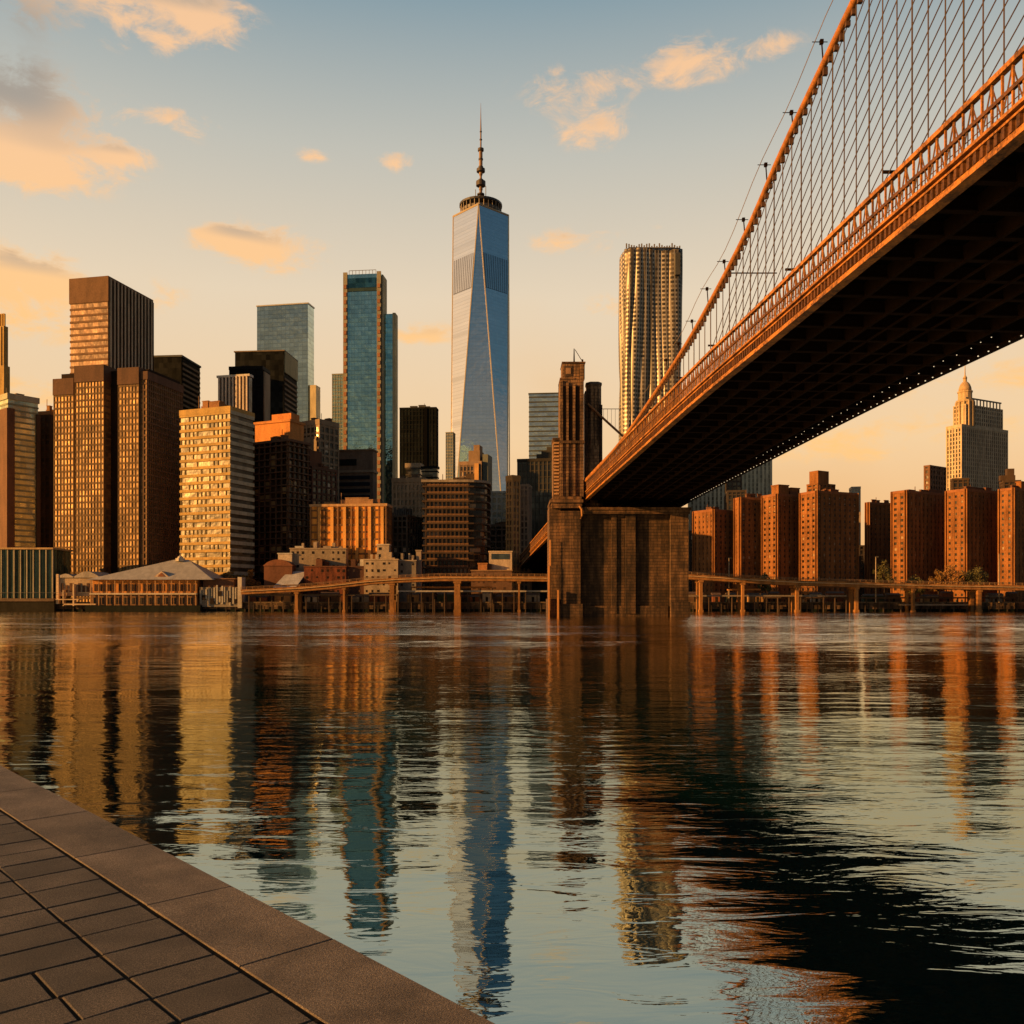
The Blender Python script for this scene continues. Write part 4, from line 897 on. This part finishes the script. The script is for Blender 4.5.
highway('orange lit elevated highway ramp rising from the left sheds to the bridge tower', [(241, 589.5), (270, 588), (300, 586.5), (330, 584), (343, 582.5), (370, 579.5), (400, 577.5), (440, 576), (500, 576), (552, 576.5)], 397,
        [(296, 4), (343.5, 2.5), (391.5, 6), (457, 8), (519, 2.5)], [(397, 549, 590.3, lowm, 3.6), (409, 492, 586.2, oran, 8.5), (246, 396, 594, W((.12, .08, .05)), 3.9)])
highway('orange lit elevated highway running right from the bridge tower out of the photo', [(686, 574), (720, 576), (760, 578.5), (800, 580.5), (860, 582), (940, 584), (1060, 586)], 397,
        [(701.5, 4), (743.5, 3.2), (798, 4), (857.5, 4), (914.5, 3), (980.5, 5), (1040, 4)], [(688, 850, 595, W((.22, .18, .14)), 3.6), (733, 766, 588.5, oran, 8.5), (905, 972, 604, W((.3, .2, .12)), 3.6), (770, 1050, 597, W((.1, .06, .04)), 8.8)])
# lamp posts
for px, yt, lb in ((875.8, 557, 'tall thin post above the right highway, left of the shrubby trees'), (999, 554, 'tall pale post above the right highway, right of the shrubby trees'), (729, 558, 'slender leaning post above the right highway near the smallest brick block')):
    r = empty('street_lamp', (wx(px, 406), 406, 4), 0, lb, 'lamp post', 'posts along the right highway'); zt = wz(yt, 406) - 4
    MB().tube([(0, 0, 0), (0, 0, zt)], .28, 6, .16).build('pole', W((.42, .32, .22)), r); MB().box(-.2, 1.2, -.2, .2, zt - .1, zt + .15).build('lamp_head', grey, r)

# quay-side huts and parked containers under the highways
hut_l = ['ochre hut', 'dark green hut', 'pale grey hut', 'rust red hut', 'brown timber hut', 'small white hut']
spots = [(258, 3), (283, 0), (312, 5), (330, 4), (361, 2), (379, 3), (413, 0), (428, 4), (446, 1), (474, 3), (487, 5), (506, 4), (533, 2), (695, 4), (716, 3), (731, 1), (757, 0), (774, 4), (816, 5), (835, 3), (873, 1), (893, 4), (930, 0), (947, 3), (995, 2), (1012, 4)]
hc = [W((.42, .24, .10)), W((.05, .07, .045)), W((.32, .28, .24)), W((.26, .09, .04)), W((.14, .08, .045)), W((.6, .52, .42))]
def between(px):
    marks = [(241, 'left ramp start'), (296, 'first ramp pier'), (343.5, 'second ramp pier'), (391.5, 'third ramp pier'), (457, 'widest ramp pier'), (519, 'thin ramp pier'), (552, 'bridge tower'), (690, 'stone bridge pier'), (701.5, 'first right highway pier'), (743.5, 'second right highway pier'), (798, 'third right highway pier'), (857.5, 'fourth right highway pier'), (914.5, 'fifth right highway pier'), (980.5, 'sixth right highway pier'), (1040, 'photo edge')]
    for (a, n1_), (b_, n2_) in zip(marks[:-1], marks[1:]):
        if a <= px <= b_: return 'just right of the ' + n1_ if px - a < b_ - px else 'just left of the ' + n2_
seen = {}
for px, k in spots:
    lb = hut_l[k] + ' on the quay ' + between(px); seen[lb] = seen.get(lb, 0) + 1
    hw2 = random.uniform(1.8, 4.5); hh = random.uniform(2.2, 4.2)
    r = empty('quay_hut', (wx(px, 411), 411.6, 4.35 if False else GZ), 0, lb, 'hut', 'small huts on the far quay')
    MB().box(-hw2, hw2, -1.6, 1.6, 0, hh + 1.6).build('wall', hc[k], r)
    MB().add([(-hw2 - .2, -1.8, hh + 1.6), (hw2 + .2, -1.8, hh + 1.6), (hw2 + .2, 1.8, hh + 1.6), (-hw2 - .2, 1.8, hh + 1.6), (-hw2 - .2, 0, hh + 2.5), (hw2 + .2, 0, hh + 2.5)], [(0, 1, 5, 4), (2, 3, 4, 5), (0, 4, 3), (1, 2, 5), (0, 3, 2, 1)]).build('roof', W((.12, .075, .05)), r)
    MB().box(-.6, .5, -1.68, -1.5, 1.6, 4.0).build('door', dkw, r)

# trees
def leafm(c):
    m, t, b = principled('foliage'); g = t.new('ShaderNodeNewGeometry'); rr_ = g.outputs['Random Per Island']
    t.put(b.inputs['Base Color'], t.mix(rr_, tuple(v * .45 for v in c), tuple(min(1, v * 1.5) for v in c))); b.inputs['Roughness'].default_value = .8
    return m
lm1 = leafm((.26, .13, .02)); lm2 = leafm((.12, .10, .018)); bark = W((.05, .03, .02))
def tree(px, D, yt, wpx, label, lm, seed, zbase=GZ):
    rnd = random.Random(seed); r = empty('tree', (wx(px, D), D, zbase), 0, label, 'tree', 'trees on the far bank'); H = wz(yt, D) - zbase; rad = wpx * D / F / 2
    mb = MB(); mb.tube([(0, 0, 0), (.2, 0, H * .35), (0, .1, H * .7)], .35, 6, .12)
    for i in range(7): a = rnd.uniform(0, 6.28); zz = H * rnd.uniform(.3, .55); mb.tube([(0, 0, zz), (rad * .35 * math.cos(a), rad * .35 * math.sin(a), zz + H * .18), (rad * .75 * math.cos(a), rad * .75 * math.sin(a), zz + H * .3)], .14, 4, .04)
    mb.build('trunk', bark, r); mb = MB()
    cl = []
    for i in range(34):
        a = rnd.uniform(0, 6.28); q = rnd.uniform(0, .8) ** .6; cl.append((rad * q * math.cos(a), rad * q * math.sin(a), H * (.42 + .5 * rnd.random() * (1 - .5 * q)), rad * rnd.uniform(.18, .34)))
    for (a, b_, c, s) in cl:
        for k in range(80):
            v = Vector((rnd.gauss(0, 1), rnd.gauss(0, 1), rnd.gauss(0, .75))).normalized() * s * rnd.uniform(.4, 1.15); p = Vector((a, b_, c)) + v
            q = .30 * rnd.uniform(.6, 1.4); u1 = Vector((rnd.gauss(0, 1), rnd.gauss(0, 1), rnd.gauss(0, 1))).normalized(); u2 = u1.orthogonal().normalized()
            mb.add([p - u1 * q, p + u2 * q * .7, p + u1 * q, p - u2 * q * .7], [(0, 1, 2, 3)])
    mb.build('crown', lm, r)
tree(951, 414, 560, 28, 'orange brown bushy tree in front of the right brick blocks', lm1, 1)
tree(938, 416, 566, 18, 'smaller amber shrub at the left foot of the orange brown bushy tree', lm1, 2)
tree(977, 414, 561, 26, 'olive green bushy tree right of the orange brown one', lm2, 3)
tree(965, 417, 568, 18, 'low olive shrub between the two bushy trees', lm2, 4)
tree(884, 416, 556, 20, 'dark olive tree beside the lone brick block', lm2, 5)
tree(765, 416, 568, 16, 'faint dark shrub at the foot of the joined brick trio', lm2, 6)
tree(915, 418, 574, 20, 'low dark shrub left of the amber shrub', lm2, 11)
tree(232, 424, 566, 24, 'golden green tree at the foot of the golden banded block', lm1, 7)
tree(250, 426, 567, 20, 'yellowish tree right of the golden green tree by the golden banded block', lm1, 8)
tree(216, 426, 570, 14, 'small yellowish bush against the pale hipped roof', lm1, 9)

# ------------------------------------------------------------------ the bridge
br = empty('suspension_bridge', (0, 0, 0), 0, 'orange lit suspension bridge on a stone tower, spanning the river', 'bridge')
lat = Vector((1, .08, 0)).normalized()
def near(D, off=0.): return Vector((-.08 * D + 45, D, 0)) + lat * off
prof = [(-60, 39.0), (0, 38.6), (69, 36.0), (97.6, 35.6), (121, 35.2), (156, 34.8), (215, 33.), (283, 30.6), (362, 26.6), (440, 22.3), (522, 17.4), (600, 12.0)]
def interp(pr, D):
    # Catmull-Rom through the profile
    i = 0
    while i < len(pr) - 2 and D > pr[i + 1][0]: i += 1
    p0 = pr[max(i - 1, 0)]; p1 = pr[i]; p2 = pr[i + 1]; p3 = pr[min(i + 2, len(pr) - 1)]
    u = (D - p1[0]) / (p2[0] - p1[0]); m1 = (p2[1] - p0[1]) / (p2[0] - p0[0]) * (p2[0] - p1[0]); m2 = (p3[1] - p1[1]) / (p3[0] - p1[0]) * (p2[0] - p1[0])
    return p1[1] * (2 * u**3 - 3 * u**2 + 1) + m1 * (u**3 - 2 * u**2 + u) + p2[1] * (-2 * u**3 + 3 * u**2) + m2 * (u**3 - u**2)
zb = lambda D: interp(prof, D) + EYE
WD = 33.2; TH = 6.5
steel = W((.38, .145, .022), .65, .85, .55, 0., .02); steel2 = W((.12, .045, .011), .7, .8, .8); sdark = W((.004, .003, .0025), .95); sbeam = W((.022, .011, .005), .95)  # darker steels carry the shade of crevices and underside in their colour
path = [((near(D).x, near(D).y, zb(D)), lat) for D in [-60 + i * 6 for i in range(111)]]
# deck slab
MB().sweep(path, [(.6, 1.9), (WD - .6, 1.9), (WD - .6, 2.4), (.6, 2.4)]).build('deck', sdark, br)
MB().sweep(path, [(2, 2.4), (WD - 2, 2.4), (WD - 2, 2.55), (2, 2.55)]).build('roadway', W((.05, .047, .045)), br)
# outer girders (both sides): bottom flange, web with stiffeners, cornice mouldings
for side in (0, 1):
    o0 = 0 if side == 0 else WD; sg = 1 if side == 0 else -1
    def S(sect): 
        q = [(o0 + sg * a, h) for a, h in sect]; return q if side == 0 else q[::-1]
    MB().sweep(path, S([(-.30, 0), (.9, 0), (.9, .28), (-.30, .28)])).build('bottom_flange', steel if side == 0 else sbeam, br)  # far flange and web: shade put into their dark colour
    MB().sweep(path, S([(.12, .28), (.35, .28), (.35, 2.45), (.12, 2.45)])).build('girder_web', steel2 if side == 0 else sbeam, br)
    MB().sweep(path, S([(-.05, .45), (.15, .45), (.15, .75), (-.05, .75)])).build('moulding', steel, br)
    MB().sweep(path, S([(-.22, 1.75), (.2, 1.75), (.2, 1.95), (-.22, 1.95)])).build('moulding', steel, br)
    MB().sweep(path, S([(-.42, 2.2), (.3, 2.2), (.3, 2.5), (-.42, 2.5)])).build('moulding', steel, br)
    MB().sweep(path, S([(-.18, 4.05), (.12, 4.05), (.12, 4.4), (-.18, 4.4)])).build('middle_rail', steel2, br)
    MB().sweep(path, S([(-.32, TH - .45), (.22, TH - .45), (.22, TH), (-.32, TH)])).build('top_rail', steel, br)
# dentils under the moulding, truss posts and diagonals (real members, near and far girder)
for side in (0, 1):
    o0 = 0 if side == 0 else WD
    mb = MB(); D = 10.
    while D < 330 and side == 0:
        p = near(D, o0 - .02); z = zb(D); M = Matrix.Translation((p.x, p.y, z)); mb.box(-.12, .2, -.22, .22, .8, 1.72, M); D += .95
    if side == 0: mb.each('bracket', steel2, br)
    mb = MB(); mb2 = MB(); D = 50.4; st = 1.35; k = 0
    while D < 560:
        a = near(D, o0); b_ = near(D + st, o0); za, zc = zb(D), zb(D + st)
        mb.box(-.09, .09, -.10, .10, 2.45, TH - .4, Matrix.Translation((a.x, a.y, za)))
        lo, hi = (za + 2.5, zc + TH - .45) if k % 2 == 0 else (za + TH - .45, zc + 2.5)
        mb2.tube([(a.x - .05, a.y, lo), (b_.x - .05, b_.y, hi)], .075, 4)
        c = near(D + st / 2, o0)
        mb2.tube([(c.x, c.y, zb(D + st / 2) + 2.5), (c.x, c.y, zb(D + st / 2) + 4.1)], .06, 4)
        mb2.tube([(a.x, a.y, za + 3.25), (b_.x, b_.y, zc + 3.25)], .06, 4)
        D += st; k += 1
    mb.each('truss_post', steel, br); mb2.build('truss_diagonals', steel2, br)
# inner trusses rising between the roadways
for off in (8.5,):
    mb = MB(); D = 0.; k = 0
    while D < 560:
        a = near(D, off); b_ = near(D + 5, off); mb.box(-.14, .14, -.14, .14, 2.5, TH - .9, Matrix.Translation((a.x, a.y, zb(D))))
        lo, hi = (2.5, TH - .9) if k % 2 == 0 else (TH - .9, 2.5); mb.tube([(a.x, a.y, zb(D) + lo), (b_.x, b_.y, zb(D + 5) + hi)], .1, 4); D += 5; k += 1
    mb.build('inner_truss', steel2, br); MB().sweep(path, [(off - .2, TH - 1.2), (off + .2, TH - 1.2), (off + .2, TH - .9), (off - .2, TH - .9)]).build('inner_rail', steel2, br)
# underside: cross beams and stringers
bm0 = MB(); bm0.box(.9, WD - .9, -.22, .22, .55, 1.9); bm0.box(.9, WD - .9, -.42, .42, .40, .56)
first = None; D = 22.
while D < 560:
    if first is None:
        first = bm0.build('cross_beam', sbeam, br); o = first
    elif len([1 for c in br.children if c.name.startswith('cross_beam')]) >= 96: break
    else: o = first.copy(); sc.collection.objects.link(o); o.parent = br
    p = near(D); o.location = (p.x, p.y, zb(D)); o.rotation_euler = (0, 0, math.atan2(lat.y, lat.x)); D += 5.6
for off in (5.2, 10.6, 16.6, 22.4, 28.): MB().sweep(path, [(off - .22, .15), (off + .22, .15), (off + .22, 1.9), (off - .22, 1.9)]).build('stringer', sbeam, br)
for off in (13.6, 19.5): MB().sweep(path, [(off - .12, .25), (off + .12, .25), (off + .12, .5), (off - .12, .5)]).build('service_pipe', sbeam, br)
# lamps strung along the underside of the far edge
lampm, t, b = principled('lamp_glow'); b.inputs['Base Color'].default_value = (.8, .7, .5, 1); b.inputs['Emission Color'].default_value = (1, .80, .52, 1); b.inputs['Emission Strength'].default_value = .5
lmb = MB().lathe([(.04, -.08), (.11, -.03), (.11, .03), (.05, .08)], 8); first = None; D = 112.; n = 0
while D < 275 and n < 98:
    if first is None: first = lmb.build('lamp', lampm, br); o = first
    else: o = first.copy(); sc.collection.objects.link(o); o.parent = br
    p = near(D, WD - 1.1); o.location = (p.x, p.y, zb(D) - .16); n += 1; D += 2.3 + random.uniform(-.25, .25)
for i in range(30):
    D = 118 + i * 3.1 + random.uniform(-.7, .7); o = first.copy(); sc.collection.objects.link(o); o.parent = br; o.name = 'inner_lamp'; o.scale = (.7, .7, .7)
    p = near(D, WD - 4.2 + random.uniform(-.3, .3)); o.location = (p.x, p.y, zb(D) + .02)

# main cable (near side) and its hand rope
cprof = [(-60, 118.), (0, 94.), (60, 75.5), (97.6, 64.8), (110, 61.2), (119, 58.4), (130.6, 54.0), (148, 49.6), (166, 46.1), (212, 40.2), (250, 37.6), (290, 36.2)]
zc = lambda D: interp(cprof, D) + EYE
cab = [(near(D, -.15).x, near(D).y, zc(D)) for D in [-60 + i * 5 for i in range(71)]]
MB().tube(cab, .43, 10).build('main_cable', W((.36, .135, .026), .6, .5, 1.), br, True)
mb = MB()
for i in range(170):
    D = 40 + i * 1.45
    if D > 285: break
    p = near(D, .0); mb.box(-.2, .3, -.22, .22, -1.0 + random.uniform(-.25, .2), -.3, Matrix.Translation((p.x, p.y, zc(D))))
mb.each('cable_clamp', W((.10, .05, .03)), br)
hand = lambda D: (near(D, -1.3).x, near(D).y, zc(D) + 2.2 + .5 * math.cos(D * .25))
MB().tube([hand(D) for D in range(-30, 200, 4)], .05, 4).build('hand_rope', W((.2, .15, .11)), br)
for i in range(14):
    D = 60 + i * 9.; p = near(D, -.3); h = hand(D)
    mb = MB(); mb.tube([(p.x, p.y, zc(D)), (p.x - .2, p.y, h[2] + .2)], .09, 4); mb.tube([(h[0] - .3, p.y, h[2]), (p.x + .5, p.y, h[2])], .06, 4); mb.box(-.2, .2, -.2, .2, -.25, .25, Matrix.Translation((p.x - .2, p.y, h[2])))
    mb.build('rope_post', sbeam, br)
# far cable
cab = [(near(D, WD + .15).x, near(D, WD).y, zc(D)) for D in [-60 + i * 5 for i in range(71)]]
MB().tube(cab, .42, 8).build('main_cable', W((.36, .135, .026), .6, .5, 1.), br, True)
# suspenders (plumb) and inclined stays
wire = W((.055, .032, .022), .7)
D = 30.; n = 0
while D < 215 and n < 99:
    p = near(D, .05); j = random.uniform(-.12, .12)
    if zc(D) - .4 > zb(D) + TH:
        zt_, z0_ = zc(D) - .3, zb(D) + TH - .1
        MB().tube([(p.x, p.y, z0_), (p.x + j * .5, p.y + j, (zt_ + z0_) / 2), (p.x, p.y, zt_)], .070 if n % 3 else .085, 4).build('suspender', wire, br); n += 1
    D += 2.3 * (1 + D * .0028)
n = 0; D = 58.
while D < 150 and n < 60:
    # rises towards the viewer until it meets the cable
    sl_ = .50 + .12 * (D - 58) / 92; z0_ = zb(D) + TH; q = D
    while q > -55 and z0_ + sl_ * (D - q) < zc(q) - .5: q -= .5
    p0 = near(D, .1); p1 = near(q, .1)
    MB().tube([(p0.x, p0.y, z0_ - .1), ((p0.x + p1.x) / 2, (p0.y + p1.y) / 2, (z0_ + sl_ * (D - q) + z0_) / 2 - random.uniform(0, .25)), (p1.x, p1.y, z0_ + sl_ * (D - q))], .062, 4).build('stay', wire, br); n += 1
    D += 3.4
# struts and lanterns seen against the sky
for (D, L, dz) in ((141, 7.8, 0), ):
    p = near(D, 0); q_ = near(D, L); MB().tube([(p.x, p.y, zc(D)), (q_.x, p.y, zc(D))], .11, 5).build('strut', wire, br)
for D in (92, 118, 152, 172, 196):
    p = near(D, 1.2); z = zb(D) + TH; mb = MB(); mb.tube([(p.x, p.y, z - .5), (p.x, p.y, z + 1.6)], .08, 5); mb.box(-.9, .9, -.15, .15, 1.5, 1.75, Matrix.Translation((p.x, p.y, z))); mb.build('lantern_post', sbeam, br)

# stone tower
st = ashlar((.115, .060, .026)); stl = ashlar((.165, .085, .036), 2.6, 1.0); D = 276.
tw = empty('bridge_tower', (wx(620, D), D, 0), 0); tw.parent = br
tx = lambda px: wx(px, D) - wx(620, D); tz = lambda py: wz(py, D)
def tpart(nm, m, *boxes):
    mb = MB()
    for (a, b_, y0_, y1_, zt_, zb_) in boxes: mb.box(tx(a), tx(b_), y0_, y1_, zb_, zt_)
    return mb.build(nm, m, tw)
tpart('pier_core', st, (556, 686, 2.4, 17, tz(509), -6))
tpart('buttress', stl, (671, 688.5, 0, 17.8, tz(513), -6)); tpart('buttress', stl, (561, 580.5, 0, 17.8, tz(511), -6))
tpart('buttress', stl, (549.5, 560.9, 1.2, 16.8, tz(505), 1.0))
tpart('pilaster', st, (612, 617, 1.2, 3, tz(513), 1.)); tpart('pilaster', st, (626, 636, 1.0, 3, tz(513), 1.)); tpart('pilaster', st, (617.05, 625.95, 1.7, 3, tz(513), 1.))
tpart('plinth', st, (583, 669, 1.5, 3, 3.4, -6)); tpart('plinth', st, (671.05, 690, -.7, 17.9, 4.6, -6)); tpart('plinth', st, (558, 582.5, -.7, 17.9, 4.0, -6)); tpart('plinth', st, (548, 557.9, -.4, 17, 5.6, -6))
tpart('cornice', stl, (581, 691, -.7, 18.6, tz(507.5), tz(510.2)), (580.7, 690, -.35, 18.2, tz(510.2), tz(513.6)))
tpart('capital', stl, (550, 583, -.9, 18.4, tz(499.5), tz(503)), (551.5, 582, -.4, 18, tz(503), tz(508)), (552.5, 581.5, -.2, 17.8, tz(496.5), tz(499.5)))
tpart('fender', W((.55, .24, .07)), (548, 549.6, -1.4, -.5, tz(566), -6), (557, 558.7, -1.8, -.9, tz(590), -6), (549.5, 550.6, -1.2, -.2, tz(540), 2))
# upper pylon left of the deck
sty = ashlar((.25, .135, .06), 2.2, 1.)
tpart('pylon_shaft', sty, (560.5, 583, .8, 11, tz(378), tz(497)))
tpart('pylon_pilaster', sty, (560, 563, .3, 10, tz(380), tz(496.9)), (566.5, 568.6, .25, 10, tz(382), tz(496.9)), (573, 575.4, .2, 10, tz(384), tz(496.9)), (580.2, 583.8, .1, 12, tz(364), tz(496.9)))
tpart('pylon_slot', W((.035, .022, .015)), (563.3, 566.2, .6, .9, tz(386), tz(440)), (569, 572.6, .62, .9, tz(386), tz(440)), (575.8, 579.6, .63, .9, tz(386), tz(440)))
tpart('pylon_side_stage', sty, (553.5, 560, 1.6, 10, tz(438), tz(496.8)))
mb = MB()
for k in range(16): mb.box(tx(554.2), tx(559.2), 1.3, 1.7, tz(494 - k * 3.4), tz(494 - k * 3.4) + .5)
mb.build('side_stage_ribs', W((.5, .28, .13)), tw)
tpart('pylon_string_course', stl, (559.5, 584.4, -.1, 11.6, tz(440.5), tz(443)), (552.8, 560.2, 1.0, 10.4, tz(437), tz(439)))
tpart('pylon_top_stage', sty, (562.5, 585, 1.2, 9.5, tz(362), tz(377.9)))
tpart('pylon_cap', stl, (562, 585.8, .9, 9.8, tz(360.8), tz(362)), (560, 575, .7, 10.4, tz(377), tz(379)))
tpart('pylon_top_panel', W((.08, .05, .03)), (564.5, 572.5, 1.05, 1.3, tz(365), tz(375)))
tpart('pylon_top_panel', W((.36, .2, .1)), (566, 571, .95, 1.2, tz(367), tz(373)))
MB().tube([(tx(575), 4, tz(361)), (tx(575), 4, tz(345))], .3, 6, .15).build('mast', sbeam, tw)
MB().tube([(tx(576), 4, tz(346)), (tx(584), 4, tz(359))], .1, 4).build('mast_stay', sbeam, tw)
MB().tube([(tx(583.5), 4, tz(361)), (tx(583.5), 4, tz(356))], .3, 6).build('finial', sbeam, tw)
# rear shaft standing up through the deck
def octo(cx, cy, a, b_): return [(cx - a, cy - b_ * .5), (cx - a * .5, cy - b_), (cx + a * .5, cy - b_), (cx + a, cy - b_ * .5), (cx + a, cy + b_ * .5), (cx + a * .5, cy + b_), (cx - a * .5, cy + b_), (cx - a, cy + b_ * .5)]
MB().prism(octo(tx(597), 12, 2.35, 3), 20, tz(376)).build('rear_shaft', ashlar((.50, .29, .14), 1.2, 1.), tw); MB().prism(octo(tx(597), 12, 2.55, 3.2), tz(377), tz(374.6)).build('rear_shaft_cap', W((.16, .12, .09)), tw)  # shadowed shaft: lit look put into its lighter stone colour
tpart('rear_shaft_side', stl, (587.5, 590.5, 9, 14, tz(384), 20), (602.5, 605.5, 9.4, 14, tz(398), 20))
for (a, b_) in ((592.3, 593.2), (596.5, 597.3), (600.5, 601.2)): tpart('rear_shaft_slot', W((.05, .03, .02)), (a, b_, 8.8, 9.6, tz(382), tz(440)))
Dd = D + 9
MB().tube([(tx(590), 8.2, tz(398)), (tx(603), 8.5, tz(410)), (tx(630), 9, tz(434))], .38, 8).build('back_cable', W((.42, .19, .075)), tw)
MB().tube([(tx(603), 8.6, tz(403)), (tx(627), 8.6, tz(403))], .11, 5).build('strut', wire, tw)
for i in range(5): xx = tx(606.5 + i * 4); MB().tube([(xx, 8.6, tz(403)), (xx, 8.7, tz(412 + i * 3.4))], .05, 4).build('hanger', wire, tw)
MB().tube([(tx(579.5), -.9, tz(506)), (tx(581.6), -1.0, tz(510)), (tx(581.8), -1, tz(516)), (tx(580.2), -1., tz(519))], .5, 6, .3).build('bracket_hook', hw_m, tw)

# tidy helper properties
for o in bpy.data.objects:
    for k in ('_w', '_d', '_h'):
        if k in o: del o[k]
